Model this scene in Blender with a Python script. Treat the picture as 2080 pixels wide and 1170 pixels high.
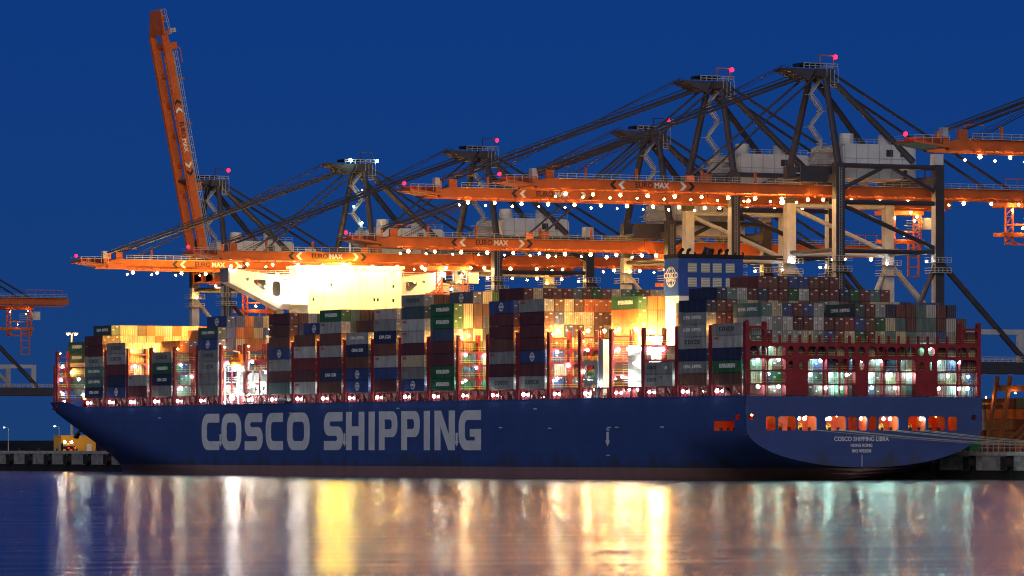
import bpy, math, random
import numpy as np
from mathutils import Vector, Matrix

# ------------------------------------------------------------------ camera, sky, exposure
scene = bpy.context.scene
for _o in list(bpy.data.objects):
    bpy.data.objects.remove(_o)
C = scene.collection

YAW = 0.480
cam_d = bpy.data.cameras.new('camera')
cam = bpy.data.objects.new('camera', cam_d)
C.objects.link(cam)
cam.location = (-603.5, -996.6, 6.72)
cam.rotation_euler = (math.radians(90), 0, -YAW)
cam_d.sensor_width = 36
cam_d.lens = 11082 / 2080 * 36
cam_d.shift_y = (911.3 - 585) / 2080
cam_d.clip_start = 1
cam_d.clip_end = 60000
scene.camera = cam

world = bpy.data.worlds.new('World')
scene.world = world
world.use_nodes = True
wn = world.node_tree.nodes
wl = world.node_tree.links
wn.clear()
sky = wn.new('ShaderNodeTexSky')
sky.sky_type = 'NISHITA'
sky.sun_disc = False
SUN_AZ, SUN_EL = 212, 4.0                       # the sun has just gone, low behind the camera
sky.sun_elevation = math.radians(SUN_EL)
sky.sun_rotation = math.radians(SUN_AZ)
sky.air_density = 1.0
sky.dust_density = 0.3
sky.ozone_density = 6.0
tcw = wn.new('ShaderNodeTexCoord')
lift = wn.new('ShaderNodeVectorMath'); lift.operation = 'ADD'
lift.inputs[1].default_value = (0, 0, 0.075)      # thin clear horizon, no brown band
wl.new(tcw.outputs['Generated'], lift.inputs[0])
wl.new(lift.outputs[0], sky.inputs['Vector'])
tint = wn.new('ShaderNodeMix'); tint.data_type = 'RGBA'; tint.blend_type = 'MULTIPLY'
tint.inputs['Factor'].default_value = 1.0
tint.inputs['B'].default_value = (0.42, 0.47, 1.0, 1)
bg = wn.new('ShaderNodeBackground')
bg.inputs['Strength'].default_value = 0.075
wo = wn.new('ShaderNodeOutputWorld')
wl.new(sky.outputs[0], tint.inputs['A'])
wl.new(tint.outputs['Result'], bg.inputs['Color'])
wl.new(bg.outputs[0], wo.inputs[0])

# afterglow from the western sky: one very soft, low sun
sun_d = bpy.data.lights.new('sun', 'SUN'); sun_d.energy = 1.35; sun_d.angle = math.radians(50); sun_d.color = (1.0, 0.93, 0.84)
sun = bpy.data.objects.new('sun', sun_d); C.objects.link(sun)
_el = math.radians(12); _az = math.radians(SUN_AZ)
_dir = Vector((math.sin(_az) * math.cos(_el), math.cos(_az) * math.cos(_el), math.sin(_el)))
sun.rotation_euler = _dir.to_track_quat('Z', 'Y').to_euler()

scene.view_settings.view_transform = 'Standard'
scene.view_settings.look = 'None'
scene.view_settings.exposure = 0.0
scene.view_settings.gamma = 1.0
cy = scene.cycles
cy.max_bounces = 4
cy.diffuse_bounces = 2
cy.glossy_bounces = 3
cy.transmission_bounces = 2
cy.transparent_max_bounces = 4
cy.sample_clamp_indirect = 4.0
cy.sample_clamp_direct = 0.0
cy.caustics_reflective = False
cy.caustics_refractive = False
cy.use_denoising = True
cy.filter_width = 1.1
cy.use_light_tree = True

WARM = (1.0, 0.50, 0.13)
SODIUM = (1.0, 0.43, 0.07)
COLD = (0.52, 1.0, 0.88)
WHITE = (0.94, 1.0, 0.93)

# ------------------------------------------------------------------ materials
M = {}
def mat(name, col, rough=0.55, metal=0.0, var=0.25, scale=0.35, bump=0.0, streak=0.0, spec=0.4):
    m = bpy.data.materials.new(name); m.use_nodes = True
    nt = m.node_tree; n = nt.nodes; l = nt.links
    b = n['Principled BSDF']
    b.inputs['Roughness'].default_value = rough
    b.inputs['Metallic'].default_value = metal
    b.inputs['Specular IOR Level'].default_value = spec
    tc = n.new('ShaderNodeNewGeometry')
    mp = n.new('ShaderNodeMapping'); mp.inputs['Scale'].default_value = (1, 1, 0.35 if streak else 1)
    l.new(tc.outputs['Position'], mp.inputs[0])
    nz = n.new('ShaderNodeTexNoise'); nz.inputs['Scale'].default_value = scale
    nz.inputs['Detail'].default_value = 6; nz.inputs['Roughness'].default_value = 0.65
    l.new(mp.outputs[0], nz.inputs[0])
    rp = n.new('ShaderNodeMapRange')
    rp.inputs['From Min'].default_value = 0.3; rp.inputs['From Max'].default_value = 0.7
    rp.inputs['To Min'].default_value = 1 - var; rp.inputs['To Max'].default_value = 1 + var
    l.new(nz.outputs[0], rp.inputs[0])
    mx = n.new('ShaderNodeMix'); mx.data_type = 'RGBA'; mx.blend_type = 'MULTIPLY'
    mx.inputs['Factor'].default_value = 1
    mx.inputs['A'].default_value = (*col, 1)
    l.new(rp.outputs[0], mx.inputs['B'])
    l.new(mx.outputs['Result'], b.inputs['Base Color'])
    if bump:
        bp = n.new('ShaderNodeBump'); bp.inputs['Strength'].default_value = bump
        l.new(nz.outputs[0], bp.inputs['Height']); l.new(bp.outputs[0], b.inputs['Normal'])
    M[name] = m
    return m

def emit(name, col, strength):
    m = bpy.data.materials.new(name); m.use_nodes = True
    n = m.node_tree.nodes; n.clear()
    e = n.new('ShaderNodeEmission'); e.inputs[0].default_value = (*col, 1); e.inputs[1].default_value = strength
    o = n.new('ShaderNodeOutputMaterial'); m.node_tree.links.new(e.outputs[0], o.inputs[0])
    M[name] = m
    return m

mat('red_steel', (0.19, 0.018, 0.027), 0.5, var=0.3)
mat('dark_red', (0.14, 0.014, 0.02), 0.55, var=0.3)
mat('yellow_rail', (0.62, 0.42, 0.06), 0.5)
mat('white_paint', (0.78, 0.78, 0.74), 0.45, var=0.08)
mat('grey_paint', (0.30, 0.33, 0.36), 0.5, var=0.15)
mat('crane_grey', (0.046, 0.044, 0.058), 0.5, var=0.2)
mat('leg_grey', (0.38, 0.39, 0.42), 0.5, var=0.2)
mat('crane_orange', (0.49, 0.108, 0.026), 0.5, var=0.18)
mat('house_grey', (0.52, 0.54, 0.56), 0.5, var=0.1)
mat('galvanised', (0.42, 0.42, 0.40), 0.45, var=0.15)
mat('black_paint', (0.012, 0.012, 0.014), 0.5)
mat('rubber', (0.015, 0.015, 0.016), 0.8)
mat('concrete', (0.36, 0.35, 0.33), 0.85, var=0.35, scale=0.5)
mat('old_concrete', (0.24, 0.235, 0.23), 0.9, var=0.45, scale=0.6)
mat('asphalt', (0.05, 0.05, 0.052), 0.9, var=0.3)
mat('land', (0.03, 0.035, 0.03), 0.95, var=0.5, scale=0.1)
mat('funnel_blue', (0.022, 0.075, 0.32), 0.45, var=0.1)
mat('letter_white', (0.62, 0.66, 0.70), 0.5, var=0.10)
mat('sign_white', (0.75, 0.75, 0.72), 0.5, var=0.1)
mat('sign_dark', (0.025, 0.025, 0.032), 0.5, var=0.1)
mat('sign_red', (0.45, 0.03, 0.02), 0.5, var=0.1)
mat('lifeboat_orange', (0.75, 0.22, 0.02), 0.35, var=0.08)
mat('mooring_red', (0.52, 0.075, 0.025), 0.5, var=0.3)
mat('rope', (0.30, 0.28, 0.22), 0.9)
mat('dim_orange', (0.20, 0.075, 0.03), 0.6)
mat('yellow_building', (0.66, 0.36, 0.05), 0.6, var=0.1)
mat('deck_paint', (0.12, 0.03, 0.025), 0.7, var=0.4)
mat('green_machine', (0.02, 0.16, 0.08), 0.5)
mat('glass_dark', (0.02, 0.025, 0.03), 0.12, var=0.05)

# water: fine wind ripples under a long exposure average out to a glossy, slightly rough sheet
def water_material():
    m = bpy.data.materials.new('water'); m.use_nodes = True
    n = m.node_tree.nodes; l = m.node_tree.links
    b = n['Principled BSDF']
    b.inputs['Base Color'].default_value = (0.006, 0.014, 0.022, 1)
    b.inputs['IOR'].default_value = 1.33
    g = n.new('ShaderNodeNewGeometry')
    mp = n.new('ShaderNodeMapping'); mp.inputs['Rotation'].default_value = (0, 0, YAW)
    mp.inputs['Scale'].default_value = (0.014, 0.17, 1)
    l.new(g.outputs['Position'], mp.inputs[0])
    nz = n.new('ShaderNodeTexNoise'); nz.inputs['Scale'].default_value = 1.0; nz.inputs['Detail'].default_value = 5
    l.new(mp.outputs[0], nz.inputs[0])
    rr = n.new('ShaderNodeMapRange')
    rr.inputs['From Min'].default_value = 0.35; rr.inputs['From Max'].default_value = 0.65
    rr.inputs['To Min'].default_value = 0.175; rr.inputs['To Max'].default_value = 0.235
    l.new(nz.outputs[0], rr.inputs[0])
    l.new(rr.outputs[0], b.inputs['Roughness'])
    mp2 = n.new('ShaderNodeMapping'); mp2.inputs['Rotation'].default_value = (0, 0, YAW)
    mp2.inputs['Scale'].default_value = (0.008, 0.05, 1)
    l.new(g.outputs['Position'], mp2.inputs[0])
    n2 = n.new('ShaderNodeTexNoise'); n2.inputs['Scale'].default_value = 1.0; n2.inputs['Detail'].default_value = 7; n2.inputs['Roughness'].default_value = 0.72
    l.new(mp2.outputs[0], n2.inputs[0])
    bp = n.new('ShaderNodeBump'); bp.inputs['Strength'].default_value = 1.0; bp.inputs['Distance'].default_value = 0.008
    l.new(n2.outputs[0], bp.inputs['Height']); l.new(bp.outputs[0], b.inputs['Normal'])
    M['water'] = m
water_material()

def hull_material():
    m = mat('hull', (0.042, 0.075, 0.235), 0.42, var=0.12, scale=0.12)
    n = m.node_tree.nodes; l = m.node_tree.links
    b = n['Principled BSDF']
    up = b.inputs['Base Color'].links[0].from_socket
    g = n.new('ShaderNodeNewGeometry')
    sp = n.new('ShaderNodeSeparateXYZ'); l.new(g.outputs['Position'], sp.inputs[0])
    mp = n.new('ShaderNodeMapping'); mp.inputs['Scale'].default_value = (0.25, 0.25, 0.06)
    l.new(g.outputs['Position'], mp.inputs[0])
    nz = n.new('ShaderNodeTexNoise'); nz.inputs['Scale'].default_value = 1.0; nz.inputs['Detail'].default_value = 7
    l.new(mp.outputs[0], nz.inputs[0])
    # worn boot-topping, edge at 2.5 m
    ed = n.new('ShaderNodeMapRange'); ed.inputs['From Min'].default_value = 2.55; ed.inputs['From Max'].default_value = 2.62
    l.new(sp.outputs['Z'], ed.inputs[0])
    red = n.new('ShaderNodeMix'); red.data_type = 'RGBA'
    red.inputs['A'].default_value = (0.30, 0.165, 0.15, 1); red.inputs['B'].default_value = (0.15, 0.10, 0.095, 1)
    l.new(nz.outputs[0], red.inputs['Factor'])
    mx = n.new('ShaderNodeMix'); mx.data_type = 'RGBA'
    l.new(ed.outputs[0], mx.inputs['Factor']); l.new(red.outputs['Result'], mx.inputs['A'])
    # scuffed streaks above the line
    st = n.new('ShaderNodeMath'); st.operation = 'MULTIPLY_ADD'
    l.new(sp.outputs['Z'], st.inputs[0]); st.inputs[1].default_value = -0.085; st.inputs[2].default_value = 0.92
    sm = n.new('ShaderNodeMath'); sm.operation = 'ADD'; l.new(st.outputs[0], sm.inputs[0]); l.new(nz.outputs[0], sm.inputs[1])
    s2 = n.new('ShaderNodeMapRange'); s2.inputs['From Min'].default_value = 1.02; s2.inputs['From Max'].default_value = 1.22
    s2.inputs['To Max'].default_value = 0.75
    l.new(sm.outputs[0], s2.inputs[0])
    mb = n.new('ShaderNodeMix'); mb.data_type = 'RGBA'
    l.new(s2.outputs[0], mb.inputs['Factor']); l.new(up, mb.inputs['A']); mb.inputs['B'].default_value = (0.05, 0.055, 0.06, 1)
    # faint plating seams
    cxy = n.new('ShaderNodeCombineXYZ'); l.new(sp.outputs['Y'], cxy.inputs[0]); l.new(sp.outputs['Z'], cxy.inputs[1])
    bk = n.new('ShaderNodeTexBrick'); bk.inputs['Scale'].default_value = 1.0
    bk.inputs['Brick Width'].default_value = 11.0; bk.inputs['Row Height'].default_value = 2.7; bk.inputs['Mortar Size'].default_value = 0.05
    bk.inputs['Color1'].default_value = (1, 1, 1, 1); bk.inputs['Color2'].default_value = (0.9, 0.91, 0.93, 1); bk.inputs['Mortar'].default_value = (0.72, 0.74, 0.78, 1)
    l.new(cxy.outputs[0], bk.inputs['Vector'])
    ms = n.new('ShaderNodeMix'); ms.data_type = 'RGBA'; ms.blend_type = 'MULTIPLY'; ms.inputs['Factor'].default_value = 1
    l.new(mb.outputs['Result'], ms.inputs['A']); l.new(bk.outputs['Color'], ms.inputs['B'])
    l.new(ms.outputs['Result'], mx.inputs['B'])
    l.new(mx.outputs['Result'], b.inputs['Base Color'])
hull_material()

def container_material(name, attr):
    m = bpy.data.materials.new(name); m.use_nodes = True
    n = m.node_tree.nodes; l = m.node_tree.links
    b = n['Principled BSDF']; b.inputs['Roughness'].default_value = 0.5
    if attr:
        a = n.new('ShaderNodeAttribute'); a.attribute_name = 'tone'; col = a.outputs['Color']
    else:
        a = n.new('ShaderNodeObjectInfo'); col = a.outputs['Color']
    g = n.new('ShaderNodeNewGeometry')
    mp = n.new('ShaderNodeMapping'); mp.inputs['Scale'].default_value = (1.1, 1.1, 0.3)
    l.new(g.outputs['Position'], mp.inputs[0])
    nz = n.new('ShaderNodeTexNoise'); nz.inputs['Scale'].default_value = 0.8; nz.inputs['Detail'].default_value = 6
    l.new(mp.outputs[0], nz.inputs[0])
    rp = n.new('ShaderNodeMapRange'); rp.inputs['From Min'].default_value = 0.3; rp.inputs['From Max'].default_value = 0.72
    rp.inputs['To Min'].default_value = 1.2; rp.inputs['To Max'].default_value = 0.65
    l.new(nz.outputs[0], rp.inputs[0])
    mx = n.new('ShaderNodeMix'); mx.data_type = 'RGBA'; mx.blend_type = 'MULTIPLY'; mx.inputs['Factor'].default_value = 1
    l.new(col, mx.inputs['A']); l.new(rp.outputs[0], mx.inputs['B'])
    # rust spots
    n3 = n.new('ShaderNodeTexNoise'); n3.inputs['Scale'].default_value = 1.6; n3.inputs['Detail'].default_value = 8
    l.new(mp.outputs[0], n3.inputs[0])
    r3 = n.new('ShaderNodeMapRange'); r3.inputs['From Min'].default_value = 0.66; r3.inputs['From Max'].default_value = 0.74
    r3.inputs['To Max'].default_value = 0.7
    l.new(n3.outputs[0], r3.inputs[0])
    m3 = n.new('ShaderNodeMix'); m3.data_type = 'RGBA'; m3.inputs['B'].default_value = (0.12, 0.05, 0.025, 1)
    l.new(r3.outputs[0], m3.inputs['Factor']); l.new(mx.outputs['Result'], m3.inputs['A'])
    l.new(m3.outputs['Result'], b.inputs['Base Color'])
    M[name] = m
container_material('container', False)
container_material('container_mass', True)

emit('lamp_cold', COLD, 120)
emit('lamp_deck', WHITE, 95)
emit('lamp_cold_dim', COLD, 60)
emit('lamp_white', WHITE, 190)
emit('lamp_warm', WARM, 260)
emit('lamp_sodium', SODIUM, 480)
emit('lamp_sodium_big', (1.0, 0.50, 0.11), 1700)
emit('lamp_bridge', (1.0, 0.63, 0.085), 1150)
emit('lamp_orange', (1.0, 0.30, 0.03), 80)
emit('lamp_added_fill', (1.0, 0.55, 0.08), 4200)
emit('lamp_red', (1.0, 0.004, 0.016), 16)
emit('lamp_stair', (1.0, 0.97, 0.9), 320)
emit('lamp_street', (0.8, 1.0, 0.9), 30)
emit('lit_window', (0.9, 1.0, 0.85), 1.2)
emit('louvre_light', (1.0, 0.85, 0.5), 0.35)

# ------------------------------------------------------------------ mesh helpers
class MB:
    def __init__(s): s.v = []; s.f = []; s.m = []
    def add(s, vs, fs, m=0):
        o = len(s.v); s.v += [tuple(v) for v in vs]; s.f += [tuple(i + o for i in f) for f in fs]; s.m += [m] * len(fs)
        return s
    def box(s, x0, x1, y0, y1, z0, z1, m=0):
        vs = [(x, y, z) for z in (z0, z1) for y in (y0, y1) for x in (x0, x1)]
        return s.add(vs, [(0, 2, 3, 1), (4, 5, 7, 6), (0, 1, 5, 4), (2, 6, 7, 3), (0, 4, 6, 2), (1, 3, 7, 5)], m)
    def beam(s, p, q, w, h, m=0, up=(0, 0, 1)):
        p = Vector(p); q = Vector(q); d = (q - p).normalized(); u = Vector(up)
        if abs(d.dot(u)) > 0.98: u = Vector((0, 1, 0))
        r = d.cross(u).normalized() * (w / 2); t = r.cross(d).normalized() * (h / 2)
        vs = [p + a * r + b * t for a, b in ((-1, -1), (1, -1), (1, 1), (-1, 1))] + [q + a * r + b * t for a, b in ((-1, -1), (1, -1), (1, 1), (-1, 1))]
        return s.add(vs, [(0, 1, 2, 3), (7, 6, 5, 4), (0, 4, 5, 1), (1, 5, 6, 2), (2, 6, 7, 3), (3, 7, 4, 0)], m)
    def tube(s, p, q, r, n=8, r2=None, m=0):
        r2 = r if r2 is None else r2
        p = Vector(p); q = Vector(q); d = (q - p).normalized()
        a = d.cross(Vector((0, 0, 1)) if abs(d.z) < 0.95 else Vector((1, 0, 0))).normalized(); b = d.cross(a)
        vs = []
        for c, rad in ((p, r), (q, r2)):
            for k in range(n):
                t = 2 * math.pi * k / n
                vs.append(c + (a * math.cos(t) + b * math.sin(t)) * rad)
        fs = [(k, (k + 1) % n, n + (k + 1) % n, n + k) for k in range(n)] + [tuple(range(n - 1, -1, -1)), tuple(range(n, 2 * n))]
        return s.add(vs, fs, m)
    def sphere(s, c, r, nu=8, nv=5, sz=1.0, m=0):
        vs = [(c[0], c[1], c[2] - r * sz)]
        for j in range(1, nv):
            ph = -math.pi / 2 + math.pi * j / nv
            for k in range(nu):
                t = 2 * math.pi * k / nu
                vs.append((c[0] + r * math.cos(ph) * math.cos(t), c[1] + r * math.cos(ph) * math.sin(t), c[2] + r * sz * math.sin(ph)))
        vs.append((c[0], c[1], c[2] + r * sz)); L = len(vs) - 1
        fs = []
        for k in range(nu):
            k2 = (k + 1) % nu
            fs.append((0, 1 + k2, 1 + k))
            for j in range(nv - 2):
                a = 1 + j * nu
                fs.append((a + k, a + k2, a + nu + k2, a + nu + k))
            a = 1 + (nv - 2) * nu
            fs.append((a + k, a + k2, L))
        return s.add(vs, fs, m)
    def prism(s, pts, vec, m=0):
        n = len(pts); v = Vector(vec)
        vs = [Vector(p) for p in pts] + [Vector(p) + v for p in pts]
        return s.add(vs, [tuple(range(n)), tuple(range(2 * n - 1, n - 1, -1))] + [(i, n + i, n + (i + 1) % n, (i + 1) % n) for i in range(n)], m)
    def mesh(s, name, mats):
        me = bpy.data.meshes.new(name); me.from_pydata(s.v, [], s.f)
        for a in (mats if isinstance(mats, (list, tuple)) else [mats]): me.materials.append(M[a])
        if any(s.m): me.polygons.foreach_set('material_index', s.m)
        me.update()
        return me
    def build(s, name, mats, parent=None):
        return obj(name, s.mesh(name, mats), parent)

def obj(name, me, parent=None, loc=None):
    o = bpy.data.objects.new(name, me); C.objects.link(o)
    if parent is not None: o.parent = parent
    if loc is not None: o.location = loc
    return o
def empty(name, loc=(0, 0, 0), parent=None):
    o = bpy.data.objects.new(name, None); C.objects.link(o); o.location = loc
    o.empty_display_size = 0.5
    if parent is not None: o.parent = parent
    return o
def tag(o, label=None, cat=None, group=None, kind=None):
    for k, v in (('label', label), ('category', cat), ('group', group), ('kind', kind)):
        if v: o[k] = v
    return o

def rpoly(pts, seg=5):
    """polygon whose corners (x, y, radius) are rounded"""
    out = []; n = len(pts)
    for i in range(n):
        x, y, r = (*pts[i], 0)[:3]
        if r <= 0: out.append((x, y)); continue
        a = Vector(pts[i - 1][:2]) - Vector((x, y)); b = Vector(pts[(i + 1) % n][:2]) - Vector((x, y))
        r = min(r, a.length * 0.5, b.length * 0.5) if False else r
        a.normalize(); b.normalize()
        ang = a.angle(b); t = r / math.tan(ang / 2)
        p0 = Vector((x, y)) + a * t; p1 = Vector((x, y)) + b * t
        bis = (a + b).normalized(); c = Vector((x, y)) + bis * (r / math.sin(ang / 2))
        a0 = math.atan2(*(p0 - c).yx); a1 = math.atan2(*(p1 - c).yx)
        d = (a1 - a0 + math.pi) % (2 * math.pi) - math.pi
        for k in range(seg + 1):
            th = a0 + d * k / seg
            out.append((c.x + r * math.cos(th), c.y + r * math.sin(th)))
    return out
def rrect(x0, y0, x1, y1, r, seg=4):
    return rpoly([(x0, y0, r), (x1, y0, r), (x1, y1, r), (x0, y1, r)], seg)
def ell(cx, cy, rx, ry, n=14):
    return [(cx + rx * math.cos(2 * math.pi * k / n), cy + ry * math.sin(2 * math.pi * k / n)) for k in range(n)]

def to_mesh(cu, fn, mats, name):
    t = bpy.data.objects.new('tmp', cu)
    me = bpy.data.meshes.new_from_object(t)
    bpy.data.objects.remove(t)
    me.name = name
    n = len(me.vertices); co = np.empty(n * 3); me.vertices.foreach_get('co', co); co = co.reshape(-1, 3)
    co = np.array([fn(*c) for c in co]) if n else co
    me.vertices.foreach_set('co', co.ravel())
    me.materials.clear()
    me.materials.append(M[mats])
    me.update()
    return me
def plate(outer, holes, thick, fn, m, name='plate'):
    cu = bpy.data.curves.new('tmpc', 'CURVE'); cu.dimensions = '2D'; cu.fill_mode = 'BOTH'; cu.extrude = thick / 2
    loops = outer if isinstance(outer[0][0], (list, tuple)) else [outer]
    for pts in loops + list(holes):
        sp = cu.splines.new('POLY'); sp.points.add(len(pts) - 1); sp.use_cyclic_u = True
        for p, q in zip(sp.points, pts): p.co = (q[0], q[1], 0, 1)
    me = to_mesh(cu, fn, m, name)
    bpy.data.curves.remove(cu)
    return me
def text(s, size, fn, m, name='lettering', thick=0.04, sx=1.0, spacing=1.0, offset=0.0):
    cu = bpy.data.curves.new('tmpt', 'FONT'); cu.body = s; cu.size = size; cu.extrude = thick / 2
    cu.align_x = 'CENTER'; cu.align_y = 'CENTER'; cu.space_character = spacing; cu.offset = offset
    cu.resolution_u = 3
    me = to_mesh(cu, lambda x, y, z: fn(x * sx, y, z), m, name)
    bpy.data.curves.remove(cu)
    return me
def on_y(X, Y, Z):      # drawn on a face looking aft (towards -Y)
    return lambda x, y, z: (X + x, Y + z, Z + y)
def on_x(X, Y, Z):      # drawn on a face looking to port (towards -X)
    return lambda x, y, z: (X + z, Y - x, Z + y)

LAMP = {}
def lamp(kind, p, r, parent, name='lamp', sz=1.0):
    key = (kind, round(r, 3), sz)
    if key not in LAMP: LAMP[key] = MB().sphere((0, 0, 0), r, 8, 5, sz).mesh('lamp', kind)
    o = obj(name, LAMP[key], parent, p)
    k = 0.85 + 0.3 * ((math.sin(p[0] * 12.9 + p[1] * 78.2 + p[2] * 37.7) * 43758.5) % 1.0)
    o.scale = (k, k, k)
    return o

# ------------------------------------------------------------------ setting: water, quay, land
w = MB().add([(-9000, -3000, 0), (9000, -3000, 0), (9000, 16000, 0), (-9000, 16000, 0)], [(0, 1, 2, 3)]).build('water', 'water')
tag(w, kind='structure')
q = MB().box(34.2, 900, -700, 3000, -3, 6.0).build('quay', 'asphalt'); tag(q, kind='structure')
# low dike beyond the far end of the quay
dk = MB()
random.seed(3)
n = 40
top = [(34.5 + 3.2 * k, 9.35 + random.uniform(-0.25, 0.25)) for k in range(n)]
for (xa, ha), (xb, hb_) in zip(top, top[1:]):
    for (y0, z0a, z0b), (y1, z1a, z1b) in zip([(742, 6.0, 6.0), (756, ha, hb_), (775, ha, hb_)], [(756, ha, hb_), (775, ha, hb_), (790, 6.0, 6.0)]):
        dk.add([(xa, y0, z0a), (xb, y0, z0b), (xb, y1, z1b), (xa, y1, z1a)], [(0, 1, 2, 3)])
tag(dk.build('dike', 'land'), kind='structure')

qw = empty('quay_wall', (33.2, 0, 0))
tag(qw, 'concrete quay wall of square panels with dark rubber fenders along the water', 'quay wall')
pan_me = MB().box(-0.35, 0.5, -5.6, 5.6, 2.0, 5.15).box(-0.5, -0.35, 4.3, 4.7, 3.3, 3.9).box(-0.5, -0.35, 4.3, 4.7, 2.4, 2.8).mesh('panel', 'old_concrete')
cap_me = MB().box(-0.6, 1.2, -7.5, 7.5, 5.2, 6.05).mesh('cap_stone', 'concrete')
low_me = MB().box(0.1, 0.9, -7.5, 7.5, -3, 5.2).mesh('backing', 'rubber')
fen = MB()
fen.tube((-1.5, 0, 3.6), (0.4, 0, 3.6), 0.9, 12, 1.2); fen.box(-1.75, -1.5, -1.2, 1.2, 2.1, 5.0)
fen_me = fen.mesh('fender', 'rubber')
bol_me = MB().tube((0, 0, 6.05), (0, 0, 6.5), 0.28, 10, 0.2).tube((0, 0, 6.5), (0, 0, 6.75), 0.42, 10, 0.36).mesh('bollard', 'black_paint')
ys = [-300 + 15.1 * k for k in range(22)] + [460 + 15.1 * k for k in range(14)]
for y in ys:
    obj('panel', pan_me, qw, (0, y, 0)); obj('cap_stone', cap_me, qw, (0, y, 0)); obj('backing', low_me, qw, (0, y, 0))
    obj('fender', fen_me, qw, (0, y + 7.5, 0)); obj('bollard', bol_me, qw, (0.2, y + 3, 0))

# ------------------------------------------------------------------ the ship
DK = 17.84
HB = 29.3
ship = empty('container_ship', (0, 0, 0))
tag(ship, 'huge blue container ship moored at the quay with white lettering along its side', 'ship')

def hull():
    mb = MB()
    zl = [DK, 16.5, 15.2, 13.9, 12.9, 12.6, 11.2, 10.5, 9.6, 8.6, 7.6, 6.6, 5.6, 4.6, 3.6, 2.6, 1.6, 0.6, -0.5, -1.5, -3]
    ysn = [-0.3, 1.0, 2.2, 4.1, 4.5, 8.5, 13.3, 18, 24, 30, 37, 45, 55, 70, 90, 120, 160, 200, 240, 262]
    def hbs(Y, z):
        zb = 2.7 - 13 * min(1, max(0, (Y + 0.3) / 75)) ** 0.75
        if z >= 11.2: return HB
        t = (11.2 - z) / (11.2 - zb)
        if t >= 1: return 0.0
        return HB * math.sqrt(1 - t * t) if Y < 80 else HB * (1 - t ** 8) ** 0.125
    def hbs2(Y, z):
        if Y <= 24: return hbs(Y, z)
        k = min(1, (Y - 24) / 66)
        e = 2 + 10 * k
        zb = 2.7 - 13 * min(1, max(0, (Y + 0.3) / 75)) ** 0.75
        if z >= 11.2: return HB
        t = (11.2 - z) / (11.2 - zb)
        return 0.0 if t >= 1 else HB * (1 - t ** e) ** (1 / e)
    for side in (-1, 1):
        idx = {}
        for i, Y in enumerate(ysn):
            for j, z in enumerate(zl):
                zz = z
                zb = 2.7 - 13 * min(1, max(0, (Y + 0.3) / 75)) ** 0.75
                if z < zb: zz = zb
                idx[i, j] = len(mb.v); mb.v.append((side * hbs2(Y, zz), Y, zz))
        for i in range(len(ysn) - 1):
            for j in range(len(zl) - 1):
                if side < 0:
                    Ya, Yb, za, zc = ysn[i], ysn[i + 1], zl[j], zl[j + 1]
                    if Ya >= 4.5 and Yb <= 13.3 and za <= 12.65 and zc >= 10.45: continue
                    if Ya >= 2.2 and Yb <= 4.1 and za <= 13.95 and zc >= 12.85: continue
                f = (idx[i, j], idx[i + 1, j], idx[i + 1, j + 1], idx[i, j + 1])
                mb.f.append(f if side < 0 else f[::-1]); mb.m.append(0)
        # bow
        NS = 26
        bl = [1.0] + [z / DK for z in (16.5, 15, 13.5, 12, 10.5, 9, 7.5, 6, 4.5, 3, 1.5, 0, -1.5)]
        gi = {}
        for j, t in enumerate(bl):
            tp = max(t, 0.0)
            Yf = 262 + 90 * tp ** 0.8
            Yt = 396 + 17 * tp ** 1.25
            e = 1.9 + 1.9 * tp ** 1.5
            for i in range(NS + 1):
                s = i / NS; s = 1 - (1 - s) ** 1.6
                Y = Yf + (Yt - Yf) * s
                z = t * DK
                if j == 0: z = DK + 1.5 * min(1, max(0, (Y - 358) / 9))
                gi[i, j] = len(mb.v); mb.v.append((side * HB * (1 - s ** e), Y, z))
        for i in range(NS):
            for j in range(len(bl) - 1):
                f = (gi[i, j], gi[i + 1, j], gi[i + 1, j + 1], gi[i, j + 1])
                mb.f.append(f if side < 0 else f[::-1]); mb.m.append(0)
        # patch between parallel body end (Y=262) and the swept bow start, per level
        for j in range(len(bl) - 1):
            za, zc = bl[j] * DK, bl[j + 1] * DK
            ya, yc = mb.v[gi[0, j]][1], mb.v[gi[0, j + 1]][1]
            mb.add([(side * HB, 262, za), (side * HB, ya, za), (side * HB, yc, zc), (side * HB, 262, zc)], [(0, 1, 2, 3)])
    return mb
hl = hull().build('hull', 'hull', ship)
hl.data.polygons.foreach_set('use_smooth', [True] * len(hl.data.polygons))
# main deck
def deckedge():
    pts = [(-28.9, 0.2), (-28.9, 352)]
    for k in range(1, 20):
        s = k / 20; pts.append((-28.9 * (1 - s ** 3.8), 352 + 60.5 * s))
    return pts + [(-x, y) for x, y in pts[::-1]]
MB().prism([(x, y, DK - 0.5) for x, y in deckedge()], (0, 0, 0.35)).build('deck', 'deck_paint', ship)

# transom plate with its mooring ports
def transom():
    out = [(-HB, DK), (-HB, 11.2)]
    n = 28
    for k in range(1, n):
        a = math.pi * k / n
        out.append((-HB * math.cos(a), 11.2 - 8.5 * math.sin(a)))
    out += [(HB, 11.2), (HB, DK)]
    X = [(-24.5, -22.0), (-21.5, -17.0), (-16.7, -12.0), (-9.8, -4.7), (-4.2, -2.0), (-1.7, 0.5), (0.8, 2.8), (3.3, 8.3), (10.7, 15.1), (15.7, 20.1), (20.6, 23.1)]
    holes = [rrect(a, 10.55, b, 13.6, 0.7) for a, b in X]
    holes.append(rrect(-28.7, 12.9, -27.4, 14.0, 0.4)); holes.append(rrect(26.6, 12.9, 27.9, 14.0, 0.4))
    return plate(out, holes, 0.3, on_y(0, -0.3, 0), 'hull', 'transom'), X
tme, PORTS = transom()
tr = obj('transom', tme, ship)
rim = MB()
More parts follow.
